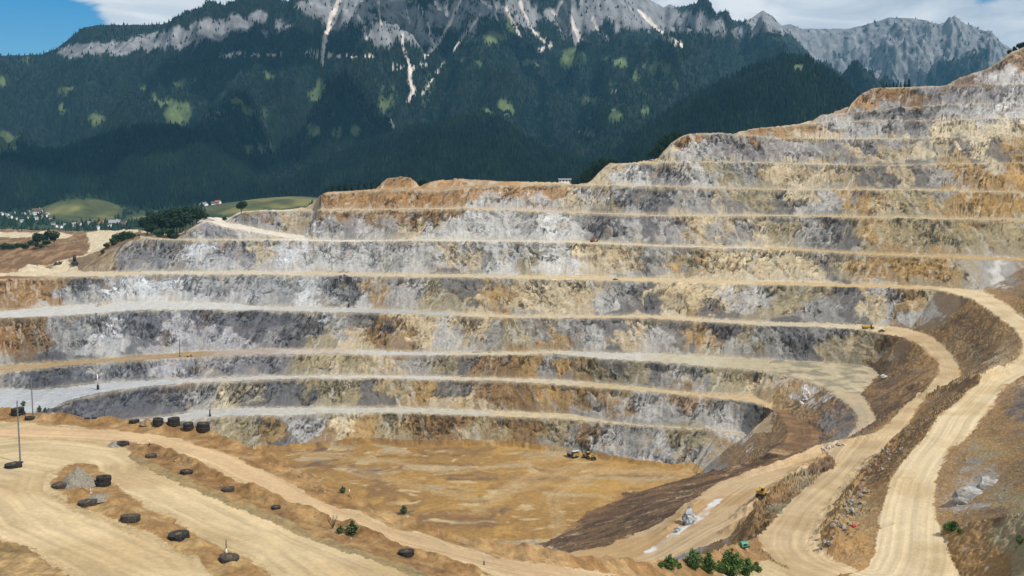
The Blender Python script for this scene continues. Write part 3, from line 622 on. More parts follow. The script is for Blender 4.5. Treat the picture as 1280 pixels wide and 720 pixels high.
setc(mask_r['R4'] & (zone == ROAD), (214,188,146), 0.07, 9, 122, 0.2, rgb2=(200,172,130))
setc(mask_r['RL'] & ~mask_r['R4'] & (zone == ROAD), (216,186,144), 0.09, 9, 123, 0.2, rgb2=(198,164,116))
setc(mask_r['L3'] & (zone == ROAD) & ~mask_r['R4'], (205,180,146), 0.12, 7, 124, 0.2, rgb2=(190,176,146))
setc(mask_r['L2'] & (zone == ROAD), (126,96,66), 0.22, 5, 125, 0.25, rgb2=(150,118,82))
l3c = mask_r['L3'] & (zone == ROAD) & (PXv < 1085) & (PYv < 492)
setc(l3c, (202,186,152), 0.2, 5, 126, 0.2, rgb2=(158,148,124))
yj = smooth(640, 715, PYv) * mask_r['R4']
col[mask_r['R4']] = (col * (1 + 0.18 * yj[..., None]))[mask_r['R4']]
# pit floor: yellow ochre, with grey silt and brown mud
c = np.broadcast_to(K((170,132,76), G_FLAT), GH.shape + (3,)).astype(np.float32).copy()
for sd, sc, rgb, lo, hi, ax in ((131, 50, (146,112,74), 0.0, 0.7, 1.2), (133, 45, (190,150,84), 0.05, 0.6, 1), (135, 26, (184,164,130), 0.3, 0.6, 2.2), (137, 24, (124,100,76), 0.25, 0.8, 1.7), (139, 12, (204,178,130), 0.35, 0.8, 1.6)):
    f = smooth(lo, hi, fbm(AX / (sc * ax) + 0.5 * fbm(AX / 30, AY / 30, o=2), AY / sc, o=4, seed=sd))[..., None]; c = c * (1 - f) + f * K(rgb, G_FLAT)
for tl in ([(716,570),(640,580),(560,590),(470,575),(380,566)], [(736,576),(690,600),(600,625),(520,610),(430,585)], [(868,592),(790,592),(720,585),(650,600),(600,640)], [(700,660),(690,620),(740,590),(820,588)]):
    dT, aT = seg_dist(AX, AY, proj(tl)); fT = (smooth(9, 3, dT + 4 * fbm(AX / 20, AY / 20, o=3, seed=143)) * (0.35 + 0.3 * fbm(dT / 1.4, aT / 50, o=2, seed=145)))[..., None]; fT = np.clip(fT, 0, .7)
    c = c * (1 - fT) + fT * K((206,178,132), G_FLAT)
c *= (1 + 0.2 * fbm(AX / 5, AY / 3.5, o=4, seed=141))[..., None]
edge = smooth(560, 690, PXv) * smooth(650, 610, PYv) * 0.25
c = c * (1 - edge[..., None]) + edge[..., None] * K((206,164,98), G_FLAT)
col[fz] = c[fz]
# dark spoil tipped down to the floor
sp = zone == SPOIL
bank = (zone == DIRT) & (PXv > 985) & (PYv > 365)
bf_ = smooth(-0.1, 0.45, fbm(AX / 16, AY / 16, hh / 8, o=5, seed=181, gain=0.6))[..., None]
col = np.where(bank[..., None], col * (1 - 0.6 * bf_) + 0.6 * bf_ * K((184,144,90), G_FACE), col)
bf_ = smooth(0.15, 0.5, fbm(AX / 7, AY / 7, hh / 5, o=5, seed=183, gain=0.65))[..., None]
col = np.where(bank[..., None], col * (1 - 0.28 * bf_) + 0.28 * bf_ * K((168,158,140), G_FACE), col)
for ln_ in (R5_in, R5_out, L4_out, L4_in):
    dA, _ = seg_dist(AX, AY, [tuple(p[:2]) for p in ln_])
    fA = (smooth(11, 2, dA + 5 * fbm(AX / 7, AY / 7, o=3, seed=185)) * 0.7 * (zone == DIRT) * (GY > 255))[..., None]
    col = col * (1 - fA) + fA * K((190,150,98), G_FACE) * (1 + 0.2 * n3[..., None])
setc(sp, (94,72,54), 0.25, 9, 151, 0, g=1.6, rgb2=(116,88,62))
bs = (smooth(0.0, 0.5, fbm((AX + AY) / 26, (AX - AY) / 70, o=5, seed=159, gain=0.6)) * sp * 0.8)[..., None]; col = col * (1 - bs) + bs * K((140,108,74), 1.6)
bs = (smooth(0.45, 0.65, fbm((AX + AY) / 9, (AX - AY) / 40, o=4, seed=160, gain=0.6)) * sp * 0.8)[..., None]; col = col * (1 - bs) + bs * K((186,158,118), 1.6)
fade = smooth(700, 620, GY + 40 * fbm(AX / 30, AY / 30, o=3, seed=153)) * 0
gsp = smooth(0.35, 0.7, fbm((AX + AY) / 8, (AX - AY) / 50, o=3, seed=155)) * sp
col = col * (1 - 0.45 * gsp[..., None]) + 0.45 * gsp[..., None] * K((136,112,88), 1.6)
tr = sp & (PXv > 880) & (PYv < 600)
trf = (smooth(0.0, 0.5, fbm(AX / 20, AY / 20, o=3, seed=157)) * tr)[..., None]; col = col * (1 - trf) + trf * K((140,102,62), 1.6)
# stones on the banks
stn = smooth(0.5, 0.75, fbm(AX / 2.4, AY / 2.4, hh / 2.4, o=3, seed=161)) * (zone == DIRT) * (GX > 40) * (GY < 800)
col = col * (1 - 0.6 * stn[..., None]) + 0.6 * stn[..., None] * K((190,182,166), 1.8)
# pale powder trail on the lower ramp
tr_l = proj([(812,690),(838,672),(868,652),(885,638),(897,626)])
dl, al = seg_dist(AX, AY, tr_l); lm = smooth(2.6, 1.2, dl + 1.1 * fbm(AX / 3, AY / 3, o=3, seed=163)) * (mask_r['RL']); lm *= 0.25 + 0.75 * smooth(-0.3, 0.1, fbm(AX / 8, AY / 8, o=2, seed=164))
col = col * (1 - lm[..., None]) + lm[..., None] * K((226,222,218), 1.5)
col = np.clip(col, 0.01, 0.8).astype(np.float32)

# ------------------------------------------------------------------ build the ground as separate pieces that share their edges
M_rock = ground_mat('rock_face', 0.8, 0.20, 0.5, 0.6, 0.7); M_road = ground_mat('packed_gravel', 1.2, 0.14, 0.35, 1.5, 0.15)
M_dirt = ground_mat('loose_earth', 1.4, 0.28, 0.8, 1.3, 0.4); M_floor = ground_mat('pit_mud', 0.5, 0.2, 0.5, 0.8, 0.4)
V3 = np.stack([GX, GY, GZ], -1).reshape(-1, 3); CC = col.reshape(-1, 3)
idx = np.arange(NC * MR).reshape(NC, MR)
Q = np.stack([idx[:-1, :-1], idx[1:, :-1], idx[1:, 1:], idx[:-1, 1:]], -1).reshape(-1, 4)
okq = okv.ravel()[Q].all(axis=1)
zq = zone.ravel()[Q[:, 0]]
def piece(name, mask, mat):
    q = Q[mask & okq]
    if not len(q): return None
    u, inv = np.unique(q.ravel(), return_inverse=True)
    o = np_mesh(name, V3[u], inv.reshape(-1, 4), mat, CC[u], False)
    return tag(o, kind='structure')
yq = GY.ravel()[Q[:, 0]]
piece('rock_face_terrain', zq == FACE, M_rock); piece('bench_road', zq == BENCH, M_road); piece('pit_floor', zq == FLOORZ, M_floor)
piece('haul_road', zq == ROAD, M_road); piece('spoil_slope_terrain', zq == SPOIL, M_dirt); piece('hillside_terrain', zq == DIRT, M_dirt); piece('terrace_ground', zq == TERR, M_dirt)

# ------------------------------------------------------------------ standing on the ground
def ground_z(X, Y):
    t = X / Y; c = int(np.clip(round((t - TT[0]) / dt_), 0, NC - 1))
    return float(np.interp(Y, GY[c], GZ[c]))
RUNS = {}
def at(px, py):
    """ground point that the reference shows at a picture position"""
    t = float(t_of(px, py)); s = float(s_of(py)); c = int(np.clip(round((t - TT[0]) / dt_), 0, NC - 1))
    sr_ = (EYE - GZ[c]) / GY[c]
    k = np.where((sr_ <= s) & (GY[c] > 60))[0]
    if not len(k): k = [int(np.argmin(np.where(GY[c] > 60, sr_, 9)))]
    k = k[0]; Y = float(GY[c][k]); return Vector((t * Y, Y, ground_z(t * Y, Y)))
# ------------------------------------------------------------------ mountains beyond the pit
M_mtn = ground_mat('mountain_ground', 0.02, 0.35, 0.6, 0.03, 12.0)
def conifer_stuff(name, X, Y, Z, hgt, rad, rgbs, seed):
    r = np.random.default_rng(seed); n = len(X); k = 5
    ang = r.random(n) * 6.28; a = ang[:, None] + np.arange(k)[None] * (2 * math.pi / k)
    rr = rad[:, None] * (0.75 + 0.5 * r.random((n, k)))
    ring = np.stack([X[:, None] + np.cos(a) * rr, Y[:, None] + np.sin(a) * rr, (Z - 1.0 + 0.08 * hgt)[:, None] + 0 * a + 0.12 * hgt[:, None] * r.random((n, k))], -1)
    tip = np.stack([X + r.normal(0, .4, n), Y, Z + hgt], -1)[:, None]
    V = np.concatenate([ring, tip], 1).reshape(-1, 3)
    b = (np.arange(n) * (k + 1))[:, None, None]
    f = np.stack([np.arange(k), (np.arange(k) + 1) % k, np.full(k, k)], -1)[None] + b
    c = np.repeat(rgbs[:, None], k + 1, axis=1).reshape(-1, 3)
    o = np_mesh(name, V, f.reshape(-1, 3), M_tree, c, False)
    return tag(o, kind='stuff')
M_tree, nt_, b_ = new_mat('conifer_foliage', 0.9)
a_ = nt_.nodes.new('ShaderNodeAttribute'); a_.attribute_name = 'Col'; nt_.links.new(a_.outputs['Color'], b_.inputs['Base Color']); b_.inputs['Specular IOR Level'].default_value = 0.1

def blobs(px, py, lst):
    r = np.zeros(px.shape, np.float32)
    for x, y, rx, ry, a in lst:
        r = np.maximum(r, a * np.exp(-0.5 * (((px - x) / rx) ** 2 + ((py - y) / ry) ** 2) ** 1.5))
    return r
def strokes(px, py, lst):
    r = np.zeros(px.shape, np.float32)
    for w, line in lst:
        dl, al = seg_dist(px, py, line); r = np.maximum(r, np.clip(1.35 - dl / w, 0, 1.3))
    return r
def hill(name, ridge, base, d0, d1, nx, nv, spur, powr, rock_l=(), line_l=(), mead_l=(), trees=0, seed=0, th=24.0, rockfill=0.0, jag=2.0, crest_noise=1.0, crag=0.0, rsc=0.38):
    """one mountain: foot line at distance d0, skyline at distance d1, spurs and gullies between"""
    xs = np.linspace(ridge[0][0], ridge[-1][0], nx); vv = np.linspace(0, 1, nv)
    pr = at_x(ridge, xs) + crest_noise * fbm(xs / 14, xs * 0 + seed, o=3) * 0.8; pb = at_x(base, xs)
    D1 = np.interp(xs, [a for a, b in d1], [b for a, b in d1]) if isinstance(d1, list) else np.full(nx, float(d1))
    Vg = vv[None, :] + 0 * xs[:, None]
    dd = d0 + (D1[:, None] - d0) * Vg
    zb = -s_of(pb) * d0; zr = -s_of(pr) * D1
    Z = zb[:, None] + (zr - zb)[:, None] * Vg ** powr
    t = t_of(xs, (pr + pb) / 2); Xw = t[:, None] * dd
    env = (4 * Vg * (1 - Vg)) ** 0.8
    wpx = Xw + 90 * fbm(Xw / 400, dd / 500, o=2, seed=seed)
    sp = ridged(wpx / 1000, dd / 3400, o=4, seed=seed + 1) - 0.55
    Z = Z + spur * env * (sp * 1.3 + 0.5 * fbm(Xw / 420, dd / 700, o=4, seed=seed + 2))
    Z += env * jag * 5 * fbm(Xw / 70, dd / 90, o=4, seed=seed + 3)
    if crag: Z += crag * env * (ridged(Xw / 330, dd / 700, o=5, seed=seed + 11) - 0.55)
    PY = py_of(-Z / dd); PX = px_of(Xw / dd, PY)
    jx = PX + 3.0 * fbm(Xw / 60, dd / 80, o=3, seed=seed + 4); jy = PY + 4.0 * fbm(Xw / 60 + 40, dd / 80, o=3, seed=seed + 5)
    rk_ = np.zeros_like(Z); md_ = np.zeros_like(Z)
    fr = ridged(Xw / 80, dd / 300, o=3, seed=seed + 6) - 0.6 + 0.7 * fbm(Xw / 35, dd / 60, o=3, seed=seed + 7)
    if len(rock_l): rk_ = smooth(0.30, 0.62, 1.45 * blobs(jx, jy, rock_l) + 0.42 * fr)
    if rockfill: rk_ = np.maximum(rk_, smooth(0.3, 0.8, rockfill * smooth(0.2, 0.75, Vg) + 0.5 * fr))
    scr = np.zeros_like(Z)
    if len(line_l):
        scr = smooth(0.28, 0.7, strokes(jx * .4 + PX * .6, jy * .4 + PY * .6, line_l) + 0.25 * fr)
    if len(mead_l): md_ = smooth(0.4, 0.7, blobs(jx, jy, mead_l) + 0.25 * fr)
    forest = lin((22,40,32)) * 0.5; meadow = lin((100,116,72)) * 0.62; rockc = lin((172,172,174)) * rsc; scrc = lin((218,208,196)) * 0.7
    c = np.broadcast_to(forest, Z.shape + (3,)).astype(np.float32).copy()
    c *= (1 + 0.4 * fbm(Xw / 150, dd / 150, o=3, seed=seed + 9))[..., None]
    for mk, cc in ((md_, meadow), (rk_, rockc), (scr, scrc)):
        c = c * (1 - mk[..., None]) + mk[..., None] * (cc * (1 + 0.35 * fbm(Xw / 40, dd / 60, o=3, seed=seed + 8)[..., None]))
    bk = np.stack([Xw[:, -1:] * 1.12, dd[:, -1:] * 1.12, np.maximum(Z[:, -1:] - 500, -260)], -1)
    V = np.concatenate([np.stack([Xw, dd, Z + 0 * Z], -1), bk], 1); V[..., 2] += EYE; V[..., 2] = np.maximum(V[..., 2], -30)
    c = np.concatenate([c, c[:, -1:]], 1); n2 = nv + 1
    idx = np.arange(nx * n2).reshape(nx, n2); q = np.stack([idx[:-1, :-1], idx[1:, :-1], idx[1:, 1:], idx[:-1, 1:]], -1).reshape(-1, 4)
    tag(np_mesh(name, V.reshape(-1, 3), q, M_mtn, np.clip(c, .005, .7).reshape(-1, 3), True), kind='structure')
    if trees:
        r = np.random.default_rng(seed + 77)
        dpy = np.abs(np.diff(PY, axis=1)) + 0.05; cdf = np.cumsum(dpy, axis=1); cdf /= cdf[:, -1:]
        N = trees; ui = r.random(N) * (nx - 1.01); i0 = ui.astype(int); uu = r.random(N)
        k = np.array([np.searchsorted(cdf[i], u) for i, u in zip(i0, uu)]); k = np.minimum(k, nv - 2); fi = ui - i0; fk = r.random(N)
        bil = lambda A: A[i0, k] * (1 - fi) * (1 - fk) + A[i0 + 1, k] * fi * (1 - fk) + A[i0, k + 1] * (1 - fi) * fk + A[i0 + 1, k + 1] * fi * fk
        keep = (np.maximum(np.maximum(bil(rk_) * 0.93, bil(md_) * 0.97), bil(scr)) < r.random(N))
        tx, ty, tz_ = bil(Xw)[keep], bil(dd)[keep], bil(Z)[keep] + EYE
        n = len(tx); hg = th * (0.55 + 0.7 * r.random(n)); rd = hg * (0.17 + 0.1 * r.random(n))
        br = (0.55 + 0.9 * r.random(n)) * (1 + 0.4 * fbm(tx / 180, ty / 180, o=2, seed=3))
        hue = r.random((n, 1)) * smooth(-0.2, 0.5, fbm(tx / 120, ty / 120, o=3, seed=5))[:, None]
        base_c = np.array([[0.0042, 0.0120, 0.0088]]) * (1 - hue) + np.array([[0.013, 0.026, 0.010]]) * hue
        conifer_stuff('forest', tx, ty, tz_, hg, rd, (base_c * br[:, None]).astype(np.float32), seed + 5)

RIDGE = [(-130,74),(0,70),(58,68),(75,61),(110,34),(130,31),(190,31),(240,28),(290,18),(325,12),(362,2),(380,-8),(420,-30),(480,-55),(560,-50),(640,-42),(720,-30),(785,-12),(815,2),(828,9),(835,6),(852,13),(872,11),(885,24),(900,28),(926,31),(940,20),(951,13),(962,19),(972,30),(985,42),(1000,58),(1020,82),(1045,108),(1070,132),(1100,160),(1180,215)]
ROCKS = [(90,66,14,6,.8),(115,61,20,6,.85),(150,60,22,7,.9),(185,53,22,8,.9),(225,47,22,9,.95),(262,38,22,10,.95),(295,30,20,9,.8),(318,20,12,6,.8),(352,35,14,7,.6),(335,40,8,5,.5),(400,8,22,10,.9),(440,8,20,12,.9),(485,5,25,8,.7),(480,42,26,12,.62),(520,30,16,14,.7),(545,20,14,14,.75),(575,10,20,12,.5),(610,5,20,8,.4),
 (648,6,16,9,.7),(708,18,12,20,.85),(690,18,8,8,.8),(722,42,6,12,.8),(745,8,16,12,.95),(775,10,22,16,1.0),(790,24,10,8,.9),(815,12,22,14,.85),(830,20,18,12,.8),(770,35,5,5,.7),(880,30,22,9,.6),(862,24,14,8,.75),(893,38,5,5,.7),(950,24,14,10,.9),(945,38,5,5,.7),(975,32,16,8,.7),(770,5,30,10,.9),(505,45,14,6,.75),(540,58,6,8,.5),(415,22,8,14,.7)]
ROCKS += [(420,26,18,10,.7),(455,22,16,9,.65),(500,18,26,12,.75),(560,24,22,12,.6),(590,34,12,8,.5),(610,12,26,8,.65),(660,20,14,14,.7),(735,26,16,12,.8),(800,26,20,10,.8),(835,30,18,8,.6),(530,48,20,8,.6),(860,34,14,7,.55),(925,40,20,6,.5)]
LINESM = [(1.6,[(600,18),(588,36),(575,52),(566,66)]),(1.6,[(632,8),(640,26),(650,44)]),(1.8,[(740,22),(748,38),(760,50)]),(1.4,[(448,18),(455,34),(460,50)]),(3.2,[(424,0),(412,28),(406,48),(403,76)]),(1.6,[(472,0),(476,30)]),(2.0,[(504,42),(503,55),(508,72),(513,86)]),(3.0,[(513,86),(512,100),(518,114),(510,127)]),(1.4,[(484,82),(500,84),(513,86),(522,82),(534,82)]),(1.8,[(534,30),(538,45),(543,58)]),(2.2,[(576,2),(562,28),(554,45),(540,62),(530,72)]),(1.2,[(554,78),(540,100),(528,118)]),
 (1.6,[(650,2),(656,20),(668,40),(684,56)]),(2.6,[(704,2),(714,24),(724,50)]),(2.6,[(690,14),(697,24),(708,36)]),(2.8,[(800,14),(815,30),(832,45),(853,57)]),(1.3,[(600,0),(618,12),(622,25)]),(1.2,[(275,70),(300,68),(330,69),(352,68)]),(1.0,[(380,66),(420,70),(470,72)]),(1.0,[(690,57),(672,62)]),(1.2,[(488,150),(493,160)]),(1.2,[(765,113),(770,113)]),(1.0,[(508,10),(512,30)]),(1.0,[(520,0),(530,18)])]
MEADS = [(224,142,16,13,1.1),(212,128,8,7,.8),(80,112,8,7,.7),(76,135,5,6,.8),(82,140,8,5,.7),(402,108,7,12,.8),(394,120,8,8,.75),(422,168,9,6,.9),(335,148,9,16,.6),(484,122,14,26,.62),(620,48,16,9,.9),(605,140,14,8,.7),(715,72,15,12,1.0),(722,84,8,6,.8),(735,126,16,7,.8),(796,98,6,9,.8),(828,88,16,8,.95),(808,136,7,5,.7),(778,150,8,10,.5),(6,178,18,12,.9),(296,128,8,8,.7),(243,100,6,4,.6),(540,105,12,20,.55),(600,20,26,16,.6),(640,25,20,20,.55),(530,55,20,16,.5),(700,200,14,8,.4),(180,112,6,4,.7)]
rm = np.random.default_rng(31)
for k in range(46): MEADS.append((rm.uniform(0, 860), rm.uniform(70, 215), rm.uniform(4, 15), rm.uniform(3, 9), rm.uniform(.55, .85)))
hill('main_massif_mountain', RIDGE, [(-130,262),(200,262),(330,240),(600,235),(900,225),(1180,232)], 3300, [(-130,5200),(300,5600),(700,6000),(900,6600),(1090,7000)], 800, 240, 400, 1.1, ROCKS, LINESM, MEADS, 85000, 200, 16, jag=2.4, crag=110.0)
hill('far_ridge_mountain', [(880,40),(950,36),(985,30),(1000,36),(1055,36),(1075,32),(1098,25),(1108,22),(1135,23),(1150,27),(1165,35),(1175,37),(1190,31),(1203,30),(1220,36),(1235,40),(1245,50),(1262,64),(1290,85),(1400,120)], [(880,190),(1400,170)], 6500, 8800, 420, 200, 330, 1.0,
     [(1040,55,40,10,.7),(1000,45,18,8,.7)], [], [(1072,100,6,8,.6)], 7000, 300, 24, rockfill=0.85, jag=7.0, crag=260.0, rsc=0.36)
hill('forested_dome_mountain', [(700,235),(745,205),(775,185),(805,160),(850,130),(900,102),(940,82),(975,70),(1005,71),(1035,90),(1060,110),(1085,130),(1130,165),(1200,215)], [(700,262),(1200,250)], 2300, 3100, 300, 120, 130, 0.9,
     [], [], [(998,84,14,5,.7),(1010,92,10,4,.5)], 24000, 400, 16, jag=1.2)
hill('foothill_mountain', [(290,262),(330,243),(380,216),(430,190),(480,170),(520,158),(560,155),(620,168),(680,186),(740,205),(790,222),(850,240)], [(290,275),(850,262)], 2400, 3250, 300, 110, 130, 0.9,
     [], [], [(595,140,16,8,.6),(700,205,10,6,.6)], 24000, 500, 16, jag=1.2)
hill('left_foothill_mountain', [(-130,190),(0,196),(60,190),(110,178),(150,162),(185,156),(225,160),(265,172),(300,196),(330,225),(350,245)], [(-130,262),(120,262),(350,258)], 3000, 3500, 260, 110, 110, 0.9,
     [], [], [(6,182,16,10,.7)], 14000, 600, 17, jag=1.2)
# valley floor beyond the pit
nx, ny = 260, 150
tv = np.linspace(-0.62, 0.2, nx); dv = np.geomspace(1480, 3900, ny)
TX, DV = np.meshgrid(tv, dv, indexing='ij'); XV = TX * DV
HV = 150 + 8 * fbm(XV / 400, DV / 400, o=3, seed=701) - 22 * smooth(2900, 3700, DV)
PYV = py_of(HV / DV); PXV = px_of(TX, PYV)
def vbump(px, py_d, rx, ry, hgt):
    global HV
    cx, cy = float(t_of(px, 270)) * py_d, py_d
    HV = HV - hgt * np.exp(-0.5 * (((XV - cx) / rx) ** 2 + ((DV - cy) / ry) ** 2) ** 1.2)
vbump(104, 2820, 66, 110, 42); vbump(370, 2300, 170, 260, 62); vbump(300, 2700, 130, 220, 30); vbump(60, 3300, 100, 120, 22); vbump(0, 3350, 80, 100, 25)
PYV = py_of(HV / DV); PXV = px_of(TX, PYV)
jx = PXV + 3 * fbm(XV / 60, DV / 80, o=3, seed=711); jy = PYV + 2 * fbm(XV / 60, DV / 80, o=3, seed=712)
MV = smooth(.35, .6, np.maximum(blobs(jx, jy, [(104,264,40,12,1.1),(340,246,60,12,1.0),(300,255,30,10,1.0),(380,240,30,12,1.0),(4,254,10,4,.9),(58,260,14,4,.6),(178,273,14,4,.9),(285,262,30,6,.9)]), 0))
cv = np.broadcast_to(lin((40,56,32)), XV.shape + (3,)).copy(); cm = lin((104,112,70)) * .38
yel = smooth(-0.2, 0.5, fbm(XV / 90, DV / 160, o=3, seed=713))[..., None]; cm = cm * (1 - yel * .5) + yel * .5 * lin((150,142,80)) * .7
cv = cv * (1 - MV[..., None]) + MV[..., None] * cm * (1 + .2 * fbm(XV / 50, DV / 50, o=3, seed=714)[..., None])
idx = np.arange(nx * ny).reshape(nx, ny); q = np.stack([idx[:-1, :-1], idx[1:, :-1], idx[1:, 1:], idx[:-1, 1:]], -1).reshape(-1, 4)
tag(np_mesh('valley_ground', np.stack([XV, DV, EYE - HV], -1).reshape(-1, 3), q, M_mtn, np.clip(cv, .01, .6).reshape(-1, 3), True), kind='structure')
def valley_at(px, Y):
    t = float(t_of(px, 270)); X = t * Y; i = int(np.clip(round((t - tv[0]) / (tv[1] - tv[0])), 0, nx - 1)); return Vector((X, Y, EYE - float(np.interp(Y, dv, HV[i]))))
r = np.random.default_rng(55); N = 7500; ii = r.integers(0, nx, N); kk = r.integers(int(ny * .38), ny, N)
keep = (MV[ii, kk] < 0.35 * r.random(N)) & (0.15 + fbm(XV[ii, kk] / 120, DV[ii, kk] / 160, o=3, seed=720) > -0.1)
ii, kk = ii[keep], kk[keep]; n = len(ii); hg = 12 * (.6 + .8 * r.random(n))
cc = np.array([[.014, .030, .016]]) * (.6 + .9 * r.random((n, 1)))
conifer_stuff('valley_forest', XV[ii, kk] + r.normal(0, 6, n), DV[ii, kk] + r.normal(0, 6, n), EYE - HV[ii, kk], hg, hg * .33, cc.astype(np.float32), 56)
# wide ground to the horizon
w = 30000.0
tag(np_mesh('plain_ground', [(-w, -800, -40), (w, -800, -40), (w, 40000, -40), (-w, 40000, -40)], [(0, 1, 2, 3)], plain_mat('plain_earth', (0.05, 0.07, 0.035), 0.95)), kind='structure')

# ------------------------------------------------------------------ sky, sun, air
SUN_AZ, SUN_EL = math.radians(127), math.radians(51)         # azimuth from +Y towards +X: behind the camera and to its right
world = bpy.data.worlds.new("World"); scene.world = world; world.use_nodes = True
nt = world.node_tree; N_, L_ = nt.nodes, nt.links; N_.clear()
out = N_.new('ShaderNodeOutputWorld'); bg1 = N_.new('ShaderNodeBackground'); bg2 = N_.new('ShaderNodeBackground'); mixs = N_.new('ShaderNodeMixShader')
sky = N_.new('ShaderNodeTexSky'); sky.sky_type = 'NISHITA'; sky.sun_disc = False; sky.sun_elevation = SUN_EL; sky.sun_rotation = SUN_AZ
sky.altitude = 1200; sky.air_density = 1.0; sky.dust_density = 0.0; sky.ozone_density = 5.0
hs_ = N_.new('ShaderNodeHueSaturation'); hs_.inputs['Saturation'].default_value = 1.5; L_.new(sky.outputs['Color'], hs_.inputs['Color']); L_.new(hs_.outputs['Color'], bg1.inputs['Color']); bg1.inputs['Strength'].default_value = 0.085
tc = N_.new('ShaderNodeTexCoord'); mp = N_.new('ShaderNodeMapping'); mp.inputs['Scale'].default_value = (1, 1, 3.2); mp.inputs['Location'].default_value = (0.35, 0.0, 0.1)
L_.new(tc.outputs['Generated'], mp.inputs['Vector'])
def cl_noise(scale, detail, rough, dist):
    n = N_.new('ShaderNodeTexNoise'); n.inputs['Scale'].default_value = scale; n.inputs['Detail'].default_value = detail; n.inputs['Roughness'].default_value = rough; n.inputs['Distortion'].default_value = dist
    L_.new(mp.outputs['Vector'], n.inputs['Vector']); return n
def math_(op, a, b=None, c=None):
    n = N_.new('ShaderNodeMath'); n.operation = op
    for i, v in enumerate((a, b, c)):
        if v is None: continue
        if isinstance(v, (int, float)): n.inputs[i].default_value = v
        else: L_.new(v, n.inputs[i])
    return n.outputs[0]
cn = cl_noise(4.2, 9, 0.58, 0.4)
def toward(px, py, wid):                          # how near a sky direction is to a given one
    v = Vector((float(t_of(px, py)), 1.0, -float(s_of(py)))).normalized()
    d = N_.new('ShaderNodeVectorMath'); d.operation = 'DOT_PRODUCT'; L_.new(tc.outputs['Generated'], d.inputs[0]); d.inputs[1].default_value = v
    mr = N_.new('ShaderNodeMapRange'); mr.inputs['From Min'].default_value = math.cos(wid); mr.inputs['From Max'].default_value = 1.0
    L_.new(d.outputs['Value'], mr.inputs['Value']); return mr.outputs['Result']
cov = math_('ADD', math_('MULTIPLY', math_('SUBTRACT', cn.outputs['Fac'], 0.5), 1.7), 0.66)
cov = math_('SUBTRACT', cov, math_('MULTIPLY', toward(10, 52, 0.085), 0.62))
cov = math_('SUBTRACT', cov, math_('MULTIPLY', toward(1262, 4, 0.03), 0.25))
cov = math_('ADD', cov, math_('MULTIPLY', toward(1268, 30, 0.03), 0.2))
ramp = N_.new('ShaderNodeMapRange'); ramp.interpolation_type = 'SMOOTHSTEP'; ramp.inputs['From Min'].default_value = 0.40; ramp.inputs['From Max'].default_value = 0.60
L_.new(cov, ramp.inputs['Value']); L_.new(ramp.outputs['Result'], mixs.inputs['Fac'])
cs = cl_noise(7.0, 7, 0.55, 0.6); cr = N_.new('ShaderNodeValToRGB')
cr.color_ramp.elements[0].position = 0.36; cr.color_ramp.elements[0].color = (0.46, 0.53, 0.64, 1)
cr.color_ramp.elements[1].position = 0.62; cr.color_ramp.elements[1].color = (1.0, 1.0, 1.0, 1)
L_.new(cs.outputs['Fac'], cr.inputs['Fac']); L_.new(cr.outputs['Color'], bg2.inputs['Color']); bg2.inputs['Strength'].default_value = 0.92
L_.new(bg1.outputs['Background'], mixs.inputs[1]); L_.new(bg2.outputs['Background'], mixs.inputs[2]); L_.new(mixs.outputs['Shader'], out.inputs['Surface'])
sl = bpy.data.lights.new('sun', 'SUN'); so = bpy.data.objects.new('sun', sl); COL.objects.link(so)
sl.energy = 5.0; sl.angle = math.radians(0.53); sl.color = (1.0, 0.965, 0.91)
sd = Vector((math.sin(SUN_AZ) * math.cos(SUN_EL), math.cos(SUN_AZ) * math.cos(SUN_EL), math.sin(SUN_EL)))
so.rotation_euler = sd.to_track_quat('Z', 'Y').to_euler(); so.location = (0, -50, 400)
# unseen clouds added overhead to block sun from the forested slopes
M_shade_cloud, ntc, bc = new_mat('shade_cloud_white', 1.0); bc.inputs['Base Color'].default_value = (.85, .86, .88, 1); bc.inputs['Specular IOR Level'].default_value = 0
import bmesh
rc = np.random.default_rng(21)
for k, (cx, cy, cz, rx, ry, rz) in enumerate([(-300,2500,2650,1200,420,200),(700,3700,2750,800,300,200),(3400,2800,2650,900,420,200)]):
    bmc = bmesh.new(); bmesh.ops.create_icosphere(bmc, subdivisions=5, radius=1.0); me = bpy.data.meshes.new('shade_cloud'); bmc.to_mesh(me); bmc.free()
    v = np.empty(len(me.vertices) * 3, np.float32); me.vertices.foreach_get('co', v); v = v.reshape(-1, 3)
    dn = 1 + 0.30 * fbm(v[:, 0] * 1.6 + 9 * k, v[:, 1] * 1.6, v[:, 2] * 1.6, o=5, gain=0.55)
    v = v * dn[:, None] * np.array([rx, ry, rz]); v[:, 2] = np.where(v[:, 2] < 0, v[:, 2] * 0.45, v[:, 2])
    me.vertices.foreach_set('co', v.ravel().astype(np.float32)); me.polygons.foreach_set('use_smooth', np.ones(len(me.polygons), bool)); me.materials.append(M_shade_cloud); me.update()
    oc = bpy.data.objects.new('shade_cloud', me); oc.location = (cx, cy, cz); COL.objects.link(oc); tag(oc, kind='stuff')
